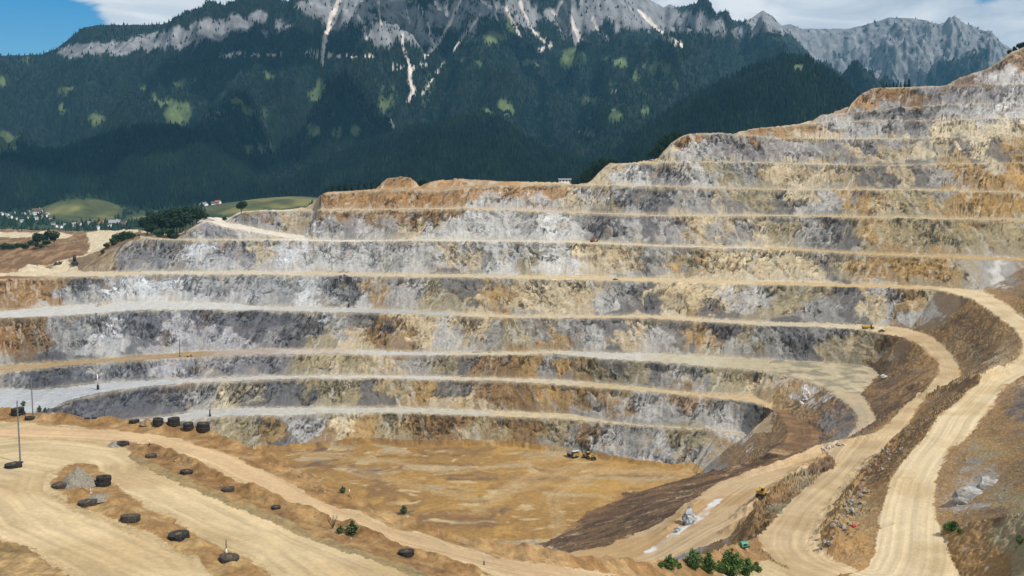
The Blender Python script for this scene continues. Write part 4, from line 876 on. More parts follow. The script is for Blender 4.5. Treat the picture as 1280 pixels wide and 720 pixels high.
# air
HAZE = 3.3e-5
hv = [(x, y, z) for x in (-14000, 14000) for y in (-900, 41000) for z in (-41.5, 1750)]
hv = [(x * 2.3, y, z) for x, y, z in hv]
hf = [(0, 1, 3, 2), (4, 6, 7, 5), (0, 4, 5, 1), (2, 3, 7, 6), (0, 2, 6, 4), (1, 5, 7, 3)]
hm = bpy.data.materials.new('haze'); hm.use_nodes = True; nh = hm.node_tree; nh.nodes.clear()
ho = nh.nodes.new('ShaderNodeOutputMaterial'); pv = nh.nodes.new('ShaderNodeVolumePrincipled')
pv.inputs['Color'].default_value = (0.20, 0.55, 0.85, 1); pv.inputs['Density'].default_value = HAZE; pv.inputs['Anisotropy'].default_value = 0.0
nh.links.new(pv.outputs['Volume'], ho.inputs['Volume'])
if HAZE: tag(np_mesh('haze', hv, hf, hm), kind='stuff')

scene.view_settings.view_transform = 'Standard'; scene.view_settings.look = 'None'; scene.view_settings.gamma = 1.0
scene.view_settings.use_curve_mapping = False; scene.view_settings.exposure = 0.06
scene.render.engine = 'CYCLES'; scene.cycles.max_bounces = 5; scene.cycles.diffuse_bounces = 2; scene.cycles.volume_bounces = 0
scene.cycles.use_denoising = True; scene.cycles.denoiser = 'OPENIMAGEDENOISE'; scene.cycles.denoising_input_passes = 'RGB_ALBEDO_NORMAL'; scene.cycles.denoising_prefilter = 'ACCURATE'; scene.cycles.use_adaptive_sampling = False
# ------------------------------------------------------------------ mesh kit for the loose things
class MB:
    def __init__(self): self.v = []; self.f = []
    def add(self, V, Fc, M=None):
        k = len(self.v); V = [Vector(p) for p in V]
        if M is not None: V = [M @ p for p in V]
        self.v += [tuple(p) for p in V]; self.f += [tuple(i + k for i in f) for f in Fc]; return self
    def box(self, c, s, rz=0.0, rx=0.0, ry=0.0, taper=1.0):
        M = Matrix.Translation(c) @ Matrix.Rotation(rz, 4, 'Z') @ Matrix.Rotation(rx, 4, 'X') @ Matrix.Rotation(ry, 4, 'Y')
        a, b, d = s[0] / 2, s[1] / 2, s[2] / 2; t = taper
        V = [(-a, -b, -d), (a, -b, -d), (a, b, -d), (-a, b, -d), (-a * t, -b * t, d), (a * t, -b * t, d), (a * t, b * t, d), (-a * t, b * t, d)]
        return self.add(V, [(0, 3, 2, 1), (4, 5, 6, 7), (0, 1, 5, 4), (1, 2, 6, 5), (2, 3, 7, 6), (3, 0, 4, 7)], M)
    def rod(self, p0, p1, r0, r1=None, n=8):
        r1 = r0 if r1 is None else r1; p0, p1 = Vector(p0), Vector(p1); d = (p1 - p0)
        q = d.to_track_quat('Z', 'Y').to_matrix().to_4x4(); L = d.length
        V = [(r0 * math.cos(6.2832 * i / n), r0 * math.sin(6.2832 * i / n), 0) for i in range(n)] + [(r1 * math.cos(6.2832 * i / n), r1 * math.sin(6.2832 * i / n), L) for i in range(n)]
        Fc = [(i, (i + 1) % n, n + (i + 1) % n, n + i) for i in range(n)] + [tuple(range(n - 1, -1, -1)), tuple(range(n, 2 * n))]
        return self.add(V, Fc, Matrix.Translation(p0) @ q)
    def lathe(self, prof, n=24, M=None, closed=True):
        m = len(prof); V = [(r * math.cos(6.2832 * i / n), r * math.sin(6.2832 * i / n), z) for i in range(n) for r, z in prof]
        Fc = []
        for i in range(n):
            for j_ in range(m if closed else m - 1):
                a = i * m + j_; b = i * m + (j_ + 1) % m; c = ((i + 1) % n) * m + (j_ + 1) % m; d = ((i + 1) % n) * m + j_
                Fc.append((a, d, c, b))
        return self.add(V, Fc, M)
    def prism(self, poly, x0, x1):
        """side outline (y, z) pulled across the width"""
        n = len(poly); V = [(x0, y, z) for y, z in poly] + [(x1, y, z) for y, z in poly]
        return self.add(V, [tuple(range(n)), tuple(range(2 * n - 1, n - 1, -1))] + [(i, n + i, n + (i + 1) % n, (i + 1) % n) for i in range(n)])
    def build(self, name, mat, parent=None, bevel=0.0, smooth_shade=False):
        me = bpy.data.meshes.new(name); me.from_pydata(self.v, [], self.f); me.materials.append(mat)
        b = bmesh.new(); b.from_mesh(me); bmesh.ops.recalc_face_normals(b, faces=b.faces)
        if bevel: bmesh.ops.bevel(b, geom=list(b.edges), offset=bevel, segments=2, affect='EDGES', profile=0.6, clamp_overlap=True)
        b.to_mesh(me); b.free()
        if smooth_shade: me.polygons.foreach_set('use_smooth', np.ones(len(me.polygons), bool))
        o = bpy.data.objects.new(name, me); COL.objects.link(o)
        if parent is not None: o.parent = parent
        return o
def empty(name, label, cat, group=None):
    o = bpy.data.objects.new(name, None); COL.objects.link(o); o.empty_display_size = 0.5; return tag(o, label, cat, group)
def copy_tree(o, parent=None):
    c = o.copy(); COL.objects.link(c); c.parent = parent
    for ch in list(o.children): copy_tree(ch, c)
    return c
USED = set()
def put(proto, px, py, label, cat=None, group=None, rz=0.0, sc=1.0, dz=0.0, tilt=(0, 0), loc=None):
    """set a thing, or a copy of it, on the ground the reference shows at px, py"""
    if proto.name not in USED: USED.add(proto.name); o = proto
    else: o = copy_tree(proto)
    p = loc if loc is not None else at(px, py)
    o.location = (p.x, p.y, p.z + dz); o.rotation_euler = (tilt[0], tilt[1], rz); o.scale = (sc, sc, sc) if not isinstance(sc, tuple) else sc
    o['label'] = label
    if cat: o['category'] = cat
    if group: o['group'] = group
    elif 'group' in o: del o['group']
    return o
M_rub = plain_mat('old_rubber', (0.030, 0.027, 0.024), 0.9, 0, .7, 2.5); M_rubd = plain_mat('dusty_rubber', (0.055, 0.046, 0.036), 0.95, 0, .55, 2.0)
M_tsoil = plain_mat('tyre_soil', (0.10, 0.072, 0.046), 0.95, 0, .4, 2.0); M_soil = plain_mat('brown_soil', (0.20, 0.135, 0.075), 0.95, 0, .4, 2.0); M_yel = plain_mat('yellow_paint', (0.44, 0.26, 0.035), 0.5, 0, .25, 1.2)
M_grey = plain_mat('grey_steel', (0.20, 0.21, 0.22), 0.5, 0.6, .2, 1.5); M_lgrey = plain_mat('pale_steel', (0.52, 0.52, 0.50), 0.6, 0.1, .2, 0.8)
M_dark = plain_mat('dark_steel', (0.03, 0.03, 0.032), 0.6, 0.3, .3, 2); M_glass = plain_mat('dark_glass', (0.012, 0.016, 0.02), 0.12, 0, .1, 1)
M_rust = plain_mat('rusty_paint', (0.16, 0.055, 0.03), 0.85, 0, .4, 1.5); M_green = plain_mat('green_paint', (0.06, 0.21, 0.13), 0.5, 0, .2, 2)
M_red = plain_mat('red_paint', (0.42, 0.03, 0.03), 0.5, 0, .2, 2); M_white = plain_mat('white_paint', (0.75, 0.74, 0.71), 0.7, 0, .12, 1); M_lamp = plain_mat('lamp_lens', (0.8, 0.75, 0.6), 0.2)
M_wall = plain_mat('pale_render', (0.74, 0.72, 0.68), 0.9, 0, .06, .4); M_wallb = plain_mat('timber_wall', (0.22, 0.13, 0.075), 0.9, 0, .2, .6); M_roof = plain_mat('brown_roof', (0.10, 0.07, 0.06), 0.9, 0, .25, .8); M_roofg = plain_mat('grey_roof', (0.22, 0.22, 0.23), 0.8, 0, .2, .8); M_roofr = plain_mat('red_roof', (0.30, 0.09, 0.05), 0.85, 0, .25, .8)
M_bark = plain_mat('bark', (0.10, 0.075, 0.05), 0.95, 0, .3, 3)

# ------------------------------------------------------------------ giant worn tyres along the haul roads
def tyre_mb():
    b = MB(); R, r, h_ = 1.5, 0.55, 1.0
    prof = [(r, .14), (r + .06, .05), (r + .42, .0), (R - .10, .05), (R - .02, .16), (R, .34), (R, .66), (R - .02, .84), (R - .10, .95), (r + .42, 1.0), (r + .06, .95), (r, .86), (r - .02 + .07, .80), (r + .07, .2)]
    b.lathe(prof, 36)
    for i in range(24):
        a = 6.2832 * i / 24
        for zc, off in ((.26, 0.0), (.74, 0.13)):
            b.box((math.cos(a + off) * (R + .02), math.sin(a + off) * (R + .02), zc), (.13, .26, .42), rz=a + off, rx=.3 if zc < .5 else -.3)
    return b
def make_tyre(mat, soil):
    root = empty('mining_tyre', 'x', 'tyre'); tyre_mb().build('carcass', mat, root, smooth_shade=False)
    if soil:
        d = MB(); n = 20; rr = random.Random(4); ring = [(0.62 * math.cos(6.2832 * i / n), 0.62 * math.sin(6.2832 * i / n), .80 + .06 * rr.random()) for i in range(n)]
        mid = [(0.35 * math.cos(6.2832 * i / n), 0.35 * math.sin(6.2832 * i / n), .92 + .14 * rr.random()) for i in range(n)]
        d.add(ring + mid + [(0, 0, 1.0)], [(i, (i + 1) % n, n + (i + 1) % n, n + i) for i in range(n)] + [(n + i, n + (i + 1) % n, 2 * n) for i in range(n)])
        d.build('soil_fill', M_tsoil, root)
    return root
T0, T1, T2 = make_tyre(M_rub, False), make_tyre(M_rub, True), make_tyre(M_rubd, True)
T3 = make_tyre(M_rubd, False)
TG = 'worn mining tyres that mark the haul roads'
for proto, px, py, w, nst, lab in [
    (T1, 17, 584, 21, 1, 'black soil-filled tyre at the foot of the tall grey pole by the left edge'),
    (T0, 23, 519, 17, 2, 'black tyre of the weedy stack at the far left of the terrace rim'),
    (T0, 37, 525, 12, 1, 'flat black tyre at the foot of the second grey pole'),
    (T0, 109, 523.5, 6.5, 1, 'small black tyre, left one of a little pair on the terrace rim'),
    (T0, 118, 523.5, 7, 1, 'small black tyre, right one of a little pair on the terrace rim'),
    (T1, 168, 528, 13, 1, 'low black tyre on the rim left of the small orange earth heap'),
    (T0, 198, 530.5, 14, 2, 'black tyre of the stack just right of the small orange earth heap'),
    (T0, 217, 531.5, 16, 2, 'black tyre of the middle stack on the rim, with a clean square look'),
    (T1, 236, 536.5, 14, 2, 'black tyre of the left stack in the double stack at the rim end'),
    (T1, 254, 538.5, 17, 2, 'black tyre of the right stack in the double stack at the rim end'),
    (T0, 153, 557.5, 17, 1, 'black tyre beside a low grey gravel heap between the two haul roads'),
    (T2, 189, 572, 15, 1, 'brown dusty tyre at the upper end of the earth strip between the roads'),
    (T1, 233, 592, 16, 1, 'black tyre on the earth strip, second from its upper end'),
    (T2, 285, 613.5, 17, 1, 'brown dusty tyre on the earth strip, third from its upper end'),
    (T1, 345, 636, 12, 1, 'half sunken black tyre on the earth strip left of the spiky plant'),
    (T2, 76, 609, 22, 1, 'brown muddy tyre half buried left of the grey gravel cone'),
    (T0, 129, 606, 20, 2, 'black tyre of the leaning stack right of the grey gravel cone'),
    (T3, 110, 631, 24, 1, 'open grey tyre with a visible hole in front of the gravel cone'),
    (T2, 163, 650, 25, 1, 'brown tyre heaped with rubble on the island between the tracks'),
    (T1, 224, 673, 27, 1, 'dark tyre with a flat filled top alone on the island'),
    (T2, 286, 701, 26, 1, 'dusty tyre with a thin stick standing in it near the bottom edge'),
    (T1, 508, 694, 21, 1, 'black tyre with a light earth top, farthest right on the earth strip')]:
    p = at(px, py); sc = w / 3.05 * p.y / F * .95
    for k in range(nst):
        lb = lab if nst == 1 else (lab.replace('tyre of', 'upper tyre of' if k else 'lower tyre of'))
        put(proto, px, py, lb, 'tyre', TG, rz=random.random() * 6, sc=sc * (1 - .06 * k), dz=(-0.22 + 0.99 * k) * sc, tilt=(random.uniform(-.1, .1), random.uniform(-.1, .1)), loc=p + Vector((random.uniform(-.15, .15) * k, 0.1 * k, 0)))

# ------------------------------------------------------------------ poles and posts
def pole(px, py, py_top, label, r=0.11, lamp=False, mat=None, name='utility_pole'):
    p = at(px, py); hgt = (py - py_top) * p.y / F
    root = empty(name, label, 'pole'); mat = mat or M_grey
    MB().rod((0, 0, -.3), (0, 0, hgt), r, r * .7, 10).build('mast', mat, root); MB().box((0, 0, .1), (r * 5, r * 5, .3)).build('base_plate', M_dark, root)
    MB().rod((0, 0, hgt), (0, 0, hgt + .25), r * .75, r * .25, 8).build('cap', M_dark, root)
    root.location = p; return root
pole(25.5, 579, 499, 'tall thin grey pole beside a soil-filled tyre at the far left', 0.16)
pole(41.5, 524, 472, 'second grey pole, standing on the terrace rim behind weeds', 0.15)
pole(225, 446.5, 424, 'dark pole on the grey bench beside a small yellow machine', 0.32, mat=M_dark)
def marker(px, py, hpx, wpx, label, top=M_lgrey, base=M_dark, name='marker_post'):
    p = at(px, py); hgt = hpx * p.y / F; w = wpx * p.y / F
    root = empty(name, label, 'post')
    MB().rod((0, 0, hgt * .3), (0, 0, hgt), w * .28, w * .25, 10).build('post', top, root, smooth_shade=True)
    MB().lathe([(0.01, 0), (w * .55, 0), (w * .5, hgt * .22), (w * .3, hgt * .34), (0.01, hgt * .34)], 14, closed=False).build('foot', base, root); root.location = p; return root
marker(122.5, 487, 20, 3, 'slim grey column with a dark foot on the wide white bench road at left', top=M_lgrey)
marker(262.5, 521, 9, 3, 'short dark post on the lowest white bench road', top=M_dark)
marker(93.5, 331, 12, 8, 'dark post with a broad foot at the bend of the left access road', top=M_dark)
marker(187, 557, 7, 2.5, 'tiny black and white post at the head of the earth strip')
marker(437, 606.5 + 16, 10, 2, 'thin pale stick on the rim berm above the spiky plant', base=M_soil)
marker(605, 707, 17, 1.6, 'thin pole leaning by the rear haul road near the bottom edge')
marker(283, 692, 18, 2.2, 'thin stick with a dark tip standing in the dusty tyre', top=M_dark, base=M_white)
marker(113.5, 617, 6, 2.2, 'small pale post in front of the grey gravel cone', base=M_lgrey)

# ------------------------------------------------------------------ machines
def wheel(parent, x, y, z, R, w, rim=M_yel, name='wheel'):
    s_ = 1 if x >= 0 else -1
    M = Matrix.Translation((x, y, z)) @ Matrix.Rotation(math.pi / 2, 4, 'Y')
    b = MB(); b.lathe([(R * .55, -w / 2), (R * .9, -w / 2), (R, -w * .36), (R, w * .36), (R * .9, w / 2), (R * .55, w / 2)], 22, M)
    for i in range(16):
        a = 6.2832 * i / 16; b.box((x, y + math.cos(a) * R, z + math.sin(a) * R), (w * .9, R * .16, R * .1), rx=a + math.pi / 2)
    o = b.build(name, M_rub, parent)
    r_ = MB().lathe([(0.02, -w * .1), (R * .2, -w * .1), (R * .25, w * .2), (R * .55, w * .30), (R * .57, w * .44), (R * .57, -w * .44)], 18, Matrix.Translation((x, y, z)) @ Matrix.Rotation(s_ * math.pi / 2, 4, 'Y'), closed=False).build('rim', rim, o); return o
def haul_truck(name, label, body, bedm, L=9.4, Wd=5.0):
    t = empty(name, label, 'dump truck'); k = L / 9.4
    MB().box((0, 0, 1.75), (2.2, 8.4, .8)).build('chassis', M_dark, t, .06)
    b = MB()                                     # tray: floor, sides, head board, canopy
    side = [(-4.9, 2.75), (1.3, 2.2), (2.2, 4.4), (4.6, 4.75), (4.6, 4.95), (1.9, 4.95), (-4.4, 4.75)]
    for x in (-Wd / 2, Wd / 2 - .18): b.prism(side, x, x + .18)
    b.prism([(-4.9, 2.75), (1.3, 2.2), (1.3, 2.38), (-4.9, 2.95)], -Wd / 2 + .185, Wd / 2 - .185)
    b.prism([(1.3, 2.2), (2.2, 4.7), (2.0, 4.7), (1.1, 2.4)], -Wd / 2 + .185, Wd / 2 - .185)
    b.prism([(2.0, 4.72), (4.6, 4.76), (4.6, 4.93), (2.0, 4.9)], -Wd / 2 + .185, Wd / 2 - .185)
    rb = b
    for y in (-3.4, -2.0, -.6): 
        for x in (-Wd / 2 - .06, Wd / 2 + .06): rb.box((x, y, 3.7), (.12, .2, 2.0))
    b.build('dump_tray', bedm, t)
    MB().box((0, 3.5, 2.2), (3.0, 1.9, 1.7)).build('bonnet', body, t, .1)
    MB().box((0, 4.52, 1.25), (4.2, .35, .55)).build('bumper', M_dark, t, .06)
    g = MB()
    for i in range(7): g.box((-1.05 + .35 * i, 4.47, 2.2), (.12, .08, 1.2))
    g.build('grille', M_dark, t)
    c = MB().box((-1.15, 3.1, 3.75), (1.9, 1.8, 1.5), taper=.93).build('cab', body, t, .1)
    MB().box((-1.15, 4.0, 3.85), (1.5, .1, .95)).build('windscreen', M_glass, c); MB().box((-2.11, 3.1, 3.85), (.08, 1.3, .9)).build('side_window', M_glass, c)
    for x in (-1.35, 1.35): MB().rod((x, 4.5, 1.75), (x, 4.62, 1.75), .2, .2, 12).build('headlight', M_lamp, t)
    ld = MB()
    for i in range(5): ld.box((1.9, 4.5, 1.2 + .32 * i), (.6, .08, .07))
    ld.box((1.6, 4.5, 1.9), (.06, .08, 1.7)).box((2.2, 4.5, 1.9), (.06, .08, 1.7)).build('ladder', M_lgrey, t)
    for x in (-2.0, 2.0): wheel(t, x, 2.6, 1.2, 1.2, .85, body)
    for x in (-1.65, 1.65): wheel(t, x, -2.5, 1.2, 1.2, 1.5, body)
    return t
def facing(p, deg):                               # heading measured from "towards the camera"
    return math.radians(180 + deg)
tr = haul_truck('haul_truck', 'grey dump truck with a dark open tray parked on the pit floor by the wall', M_yel, M_lgrey)
put(tr, 716, 571.5, tr['label'], rz=facing(None, 28), sc=1.12)
def loader():
    t = empty('wheel_loader', 'yellow wheel loader with its bucket down, right of the grey dump truck', 'loader')
    MB().prism([(-3.4, 1.2), (-3.2, 2.5), (-1.0, 2.7), (-.4, 2.7), (-.4, 1.1)], -1.25, 1.25).build('engine_cover', M_yel, t, .1)
    c = MB().box((0, -.1, 3.0), (1.8, 1.6, 1.7), taper=.9).build('cab', M_glass, t, .06); MB().box((0, -.1, 3.93), (2.0, 1.8, .16)).build('cab_roof', M_yel, c)
    MB().prism([(.3, .9), (.3, 2.2), (2.0, 1.9), (2.2, .9)], -.75, .75).build('front_frame', M_yel, t, .06)
    for x in (-.75, .75): MB().prism([(1.0, 2.1), (1.2, 2.5), (3.6, 1.3), (4.2, .7), (3.8, .6), (2.8, 1.2)], x - .14, x + .14).build('lift_arm', M_yel, t)
    b = MB(); sec = [(4.0, 1.7), (3.9, .5), (4.3, .12), (5.7, .05), (5.7, .2), (4.4, .3), (4.1, .6), (4.2, 1.75)]
    b.prism(sec, -1.75, 1.75); b.prism([(4.0, 1.7), (3.9, .5), (4.3, .12), (5.7, .05), (4.5, 1.6)], -1.8, -1.72); b.prism([(4.0, 1.7), (3.9, .5), (4.3, .12), (5.7, .05), (4.5, 1.6)], 1.72, 1.8)
    b.build('bucket', M_dark, t); MB().rod((.7, -2.2, 2.7), (.7, -2.2, 3.5), .1, .1, 8).build('exhaust', M_dark, t)
    for y in (-2.2, 1.7):
        for x in (-1.35, 1.35): wheel(t, x, y, 1.0, 1.0, .75)
    return t
lo = loader(); put(lo, 735, 573.5, lo['label'], rz=facing(None, 40), sc=1.25)
def artic(label):
    t = empty('dump_truck', label, 'dump truck')
    MB().box((0, -.4, 1.1), (1.2, 8.6, .5)).build('chassis', M_dark, t, .05)
    MB().prism([(-4.7, 1.7), (-5.1, 2.9), (1.0, 3.1), (1.6, 3.3), (1.2, 1.5), (-2.8, 1.35)], -1.4, 1.4).build('dump_tray', M_yel, t, .08)
    MB().prism([(2.7, 1.0), (2.7, 2.3), (4.6, 2.0), (4.9, 1.0)], -1.1, 1.1).build('bonnet', M_yel, t, .1)
    c = MB().box((0, 2.1, 2.45), (1.9, 1.3, 1.7), taper=.92).build('cab', M_dark, t, .06); MB().box((0, 2.79, 2.65), (1.6, .08, .9)).build('windscreen', M_glass, c)
    for y in (3.4, -1.6, -3.3):
        for x in (-1.15, 1.15): wheel(t, x, y, .85, .85, .6)
    return t
ar = artic('yellow dump truck driving along the right end of a pale bench road'); put(ar, 1085, 411.5, ar['label'], rz=math.radians(-84), sc=1.02)
ym = artic('small yellow dumper beside the dark pole on the grey bench'); put(ym, 237, 446, ym['label'], rz=math.radians(-80), sc=.55)
def car(label, paint, name='pickup_truck', cat='car'):
    t = empty(name, label, cat)
    MB().prism([(-2.5, .5), (-2.5, 1.05), (-.6, 1.1), (1.2, 1.1), (2.3, .95), (2.45, .5)], -.9, .9).build('body', paint, t, .08)
    c = MB().prism([(-.6, 1.1), (-.4, 1.75), (.7, 1.75), (1.25, 1.1)], -.82, .82).build('cabin', paint, t, .05)
    MB().prism([(.78, 1.66), (.80, 1.68), (1.24, 1.16), (1.22, 1.14)], -.7, .7).build('windscreen', M_glass, c)
    for x in (-.84, .82): MB().prism([(-.45, 1.18), (-.32, 1.66), (.62, 1.66), (.98, 1.18)], x, x + .02).build('side_window', M_glass, c)
    for y in (-1.6, 1.6):
        for x in (-.85, .85): wheel(t, x, y, .4, .4, .28, M_lgrey)
    return t
pk = car('dark pickup parked behind the yellow dump truck on the bench road', M_dark); put(pk, 1102, 415.5, pk['label'], rz=math.radians(-75), sc=1.1)
pk2 = put(pk, 769, 350.5, 'tiny dark vehicle alone in the middle of a tan bench', rz=math.radians(90), sc=.95)
def tracks(t, w, L, h_):
    for x in (-w, w): 
        b = MB().prism([(-L, h_ * .35), (-L + h_ * .3, 0), (L - h_ * .3, 0), (L, h_ * .35), (L, h_ * .65), (L - h_ * .3, h_), (-L + h_ * .3, h_), (-L, h_ * .65)], x - .3, x + .3)
        for i in range(10): b.box((x, -L + .2 + (2 * L - .4) * i / 9, h_ + .03), (.62, .1, .06))
        b.build('track', M_dark, t)
def digger(label, paint, boom=True, name='excavator'):
    t = empty(name, label, 'digger'); tracks(t, 1.15, 2.0, .9)
    MB().prism([(-2.3, 1.1), (-2.4, 2.3), (-.4, 2.5), (1.2, 2.3), (1.3, 1.05)], -1.35, 1.35).build('engine_house', paint, t, .1)
    c = MB().box((-.85, .7, 2.75), (1.0, 1.5, 1.5), taper=.9).build('cab', paint, t, .06); MB().box((-.85, 1.44, 2.85), (.8, .1, 1.0)).build('windscreen', M_glass, c)
    MB().box((-1.36, .7, 2.85), (.06, 1.1, .9)).build('side_window', M_glass, c)
    if boom:
        MB().prism([(1.0, 1.7), (1.2, 2.3), (2.9, 4.2), (3.3, 4.1), (3.2, 3.6), (1.6, 1.6)], .1, .6).build('boom', paint, t)
        MB().prism([(2.9, 4.2), (3.4, 4.3), (4.4, 1.6), (4.1, 1.5)], .15, .55).build('stick', paint, t)
        MB().prism([(3.9, 1.7), (4.6, 1.7), (4.9, .9), (4.3, .3), (3.7, .7)], -.3, 1.0).build('bucket', M_dark, t, .05)
    else:
        MB().rod((.6, -.6, 2.4), (.6, -.6, 3.3), .12, .1, 8).build('exhaust', M_dark, t); MB().rod((-.85, .7, 3.5), (-.85, .7, 3.75), .14, .1, 10).build('beacon', M_lamp, t)
    return t
dg = digger('rust brown digger standing below a dark grey rock wall on an upper bench', M_rust); put(dg, 741, 303.2, dg['label'], rz=math.radians(-70), sc=1.0)
d2 = digger('small yellow tracked machine with a dark cab on the lower ramp', M_yel, False, 'tracked_carrier'); put(d2, 951, 624, d2['label'], rz=math.radians(150), sc=1.15)
gt = empty('compressor', 'green compressor on a dark skid where the two ramps meet', 'compressor')
MB().box((0, 0, .28), (3.0, 1.7, .3)).build('skid', M_dark, gt, .04); MB().prism([(-.75, .45), (-.75, 1.3), (-.3, 1.75), (.55, 1.75), (.75, 1.3), (.75, .45)], -1.1, 1.1).build('hood', M_green, gt, .08)
MB().box((-.1, -.80, 1.1), (.9, .06, .5)).build('vent_panel', M_dark, gt); MB().rod((.7, .2, 1.75), (.7, .2, 2.3), .08, .08, 8).build('exhaust', M_dark, gt)
put(gt, 930, 684.5, gt['label'], rz=math.radians(20), sc=.95)
dr = empty('oil_drum', 'red drum lying among grey stones on the bank between the ramps', 'drum')
MB().lathe([(0.01, -.6), (.38, -.6), (.41, -.57), (.38, -.5), (.38, -.2), (.41, -.17), (.38, -.14), (.38, .2), (.41, .23), (.38, .26), (.38, .57), (.41, .6), (.01, .6)], 18, Matrix.Rotation(math.pi / 2, 4, 'Y'), closed=False).build('shell', M_red, dr); MB().rod((.6, .2, .1), (.64, .2, .1), .06, .06, 8).build('bung', M_dark, dr)
put(dr, 1067, 659, dr['label'], rz=.6, sc=1.15, dz=.4)

# ------------------------------------------------------------------ rocks and heaps
def rock_mat(name, c0, c1, sc=1.2):
    m, nt, b = new_mat(name, .95); N, L = nt.nodes, nt.links; tc = N.new('ShaderNodeTexCoord')
    n = N.new('ShaderNodeTexNoise'); n.inputs['Scale'].default_value = sc; n.inputs['Detail'].default_value = 8; n.inputs['Roughness'].default_value = .7; n.inputs['Distortion'].default_value = 1.2
    L.new(tc.outputs['Object'], n.inputs['Vector']); r_ = N.new('ShaderNodeValToRGB'); r_.color_ramp.elements[0].position = .40; r_.color_ramp.elements[1].position = .58
    r_.color_ramp.elements[0].color = (*c0, 1); r_.color_ramp.elements[1].color = (*c1, 1); L.new(n.outputs['Fac'], r_.inputs['Fac']); L.new(r_.outputs['Color'], b.inputs['Base Color'])
    return m
M_bgrey = rock_mat('striped_grey_rock', (0.06, 0.065, 0.07), (0.46, 0.47, 0.48), .35); M_bwhite = rock_mat('pale_rock', (0.22, 0.17, 0.13), (0.62, 0.58, 0.54), .5)
M_btan = rock_mat('tan_rock', (0.14, 0.11, 0.08), (0.42, 0.36, 0.28), .6); M_slab = rock_mat('grey_slab_rock', (0.16, 0.15, 0.14), (0.38, 0.37, 0.34), .3); M_gravel = rock_mat('grey_gravel', (0.12, 0.105, 0.08), (0.24, 0.21, 0.165), 3.0)
def boulder(seed, dims, mat, name='boulder', spike=0.0):
    r = random.Random(seed); b = bmesh.new()
    for i in range(26):
        v = Vector((r.gauss(0, 1), r.gauss(0, 1), r.gauss(0, 1))).normalized() * r.uniform(.72, 1.05)
        if spike and v.z > .2: v.x *= 1 - spike * v.z; v.y *= 1 - spike * v.z; v.z *= 1.35
        b.verts.new((v.x * dims[0] / 2, v.y * dims[1] / 2, max(v.z, -.55) * dims[2] / 2 + dims[2] * .25))
    res = bmesh.ops.convex_hull(b, input=b.verts); bmesh.ops.delete(b, geom=[g for g in res['geom_interior'] if isinstance(g, bmesh.types.BMVert)], context='VERTS')
    bmesh.ops.subdivide_edges(b, edges=b.edges, cuts=3, use_grid_fill=True)
    bmesh.ops.triangulate(b, faces=b.faces)
    co = np.array([v.co[:] for v in b.verts], np.float32); d = dims[0]
    off = 0.10 * d * fbm(co[:, 0] / d * 3 + seed, co[:, 1] / d * 3, co[:, 2] / d * 3, o=3)
    b.normal_update()
    for v, o_ in zip(b.verts, off): v.co += v.normal * float(o_)
    me = bpy.data.meshes.new(name); b.to_mesh(me); b.free(); me.materials.append(mat)
    o = bpy.data.objects.new(name, me); COL.objects.link(o); return o
def put1(o, px, py, label, cat, group=None, rz=0, dz=0.0, dy=0.0):
    p = at(px, py); o.location = (p.x, p.y + dy, p.z + dz); o.rotation_euler = (0, 0, rz); return tag(o, label, cat, group)
put1(boulder(3, (8.5, 7, 8.5), M_bgrey, spike=.55), 861, 655, 'huge jagged grey and white boulder on the lower ramp beside a white trail', 'boulder')
put1(boulder(5, (5.5, 2.4, 2.2), M_bgrey), 847, 664, 'long dark slab of rock at the lower left of the huge grey boulder', 'rock', rz=.9)
put1(boulder(7, (8, 6, 14), M_bwhite, spike=.3), 1007, 500, 'whitish rock knob sticking out of the brown slope at right', 'rock', dz=-1)
put1(boulder(8, (5, 4, 6), M_bwhite), 1001, 507, 'smaller pale rock below the whitish knob on the brown slope', 'rock', dz=-.5)
put1(boulder(9, (7, 5, 5), M_bwhite), 1104, 473, 'pale boulder lodged at the top of the dark brown slope', 'boulder', dz=-.6)
for k, (px, py, w) in enumerate([(1036, 561.5, 2.6), (1042, 560, 2.2), (1048, 558.5, 2.8), (1054, 557.5, 2.0), (1029, 563, 1.8)]):
    put1(boulder(20 + k, (w * 1.25, w, w * .9), M_bwhite), px, py, 'white stone in the row along the edge of the lower ramp', 'stone', 'row of white stones on the ramp edge', rz=k)
rs = random.Random(9); stones = [boulder(40 + k, (1.5, 1.2, 1.0), M_btan if k % 2 else M_slab, 'stone') for k in range(5)]
SB = 'loose stones on the bank between the two right-hand ramps'
for k in range(46):
    u = rs.random(); px = 1112 - 78 * u + rs.uniform(-9, 16) ; py = 560 + 125 * u + rs.uniform(-8, 8)
    o = stones[k] if k < 5 else stones[k % 5].copy()
    if k >= 5: COL.objects.link(o)
    put1(o, px, py, 'angular grey brown stone on the rubbly bank between the two right-hand ramps', 'stone', SB, rz=rs.random() * 6, dz=.1)
    sc = rs.uniform(.5, 1.5) * (1.35 if py > 640 else 1); o.scale = (sc, sc, sc)
SH = 'loose stones on the hillside at the right edge'
for k in range(40):
    px = rs.uniform(1195, 1276); py = rs.uniform(560, 712)
    o = stones[k % 5].copy(); COL.objects.link(o)
    put1(o, px, py, 'small pale stone on the earthy hillside right of the big haul road', 'stone', SH, rz=rs.random() * 6, dz=.0)
    sc = rs.uniform(.25, .75); o.scale = (sc, sc, sc)
SF = 'small stones scattered along the berms of the front terrace'
bl_ = [(185,565),(245,588),(300,612),(360,636),(420,660),(500,690),(560,712)]
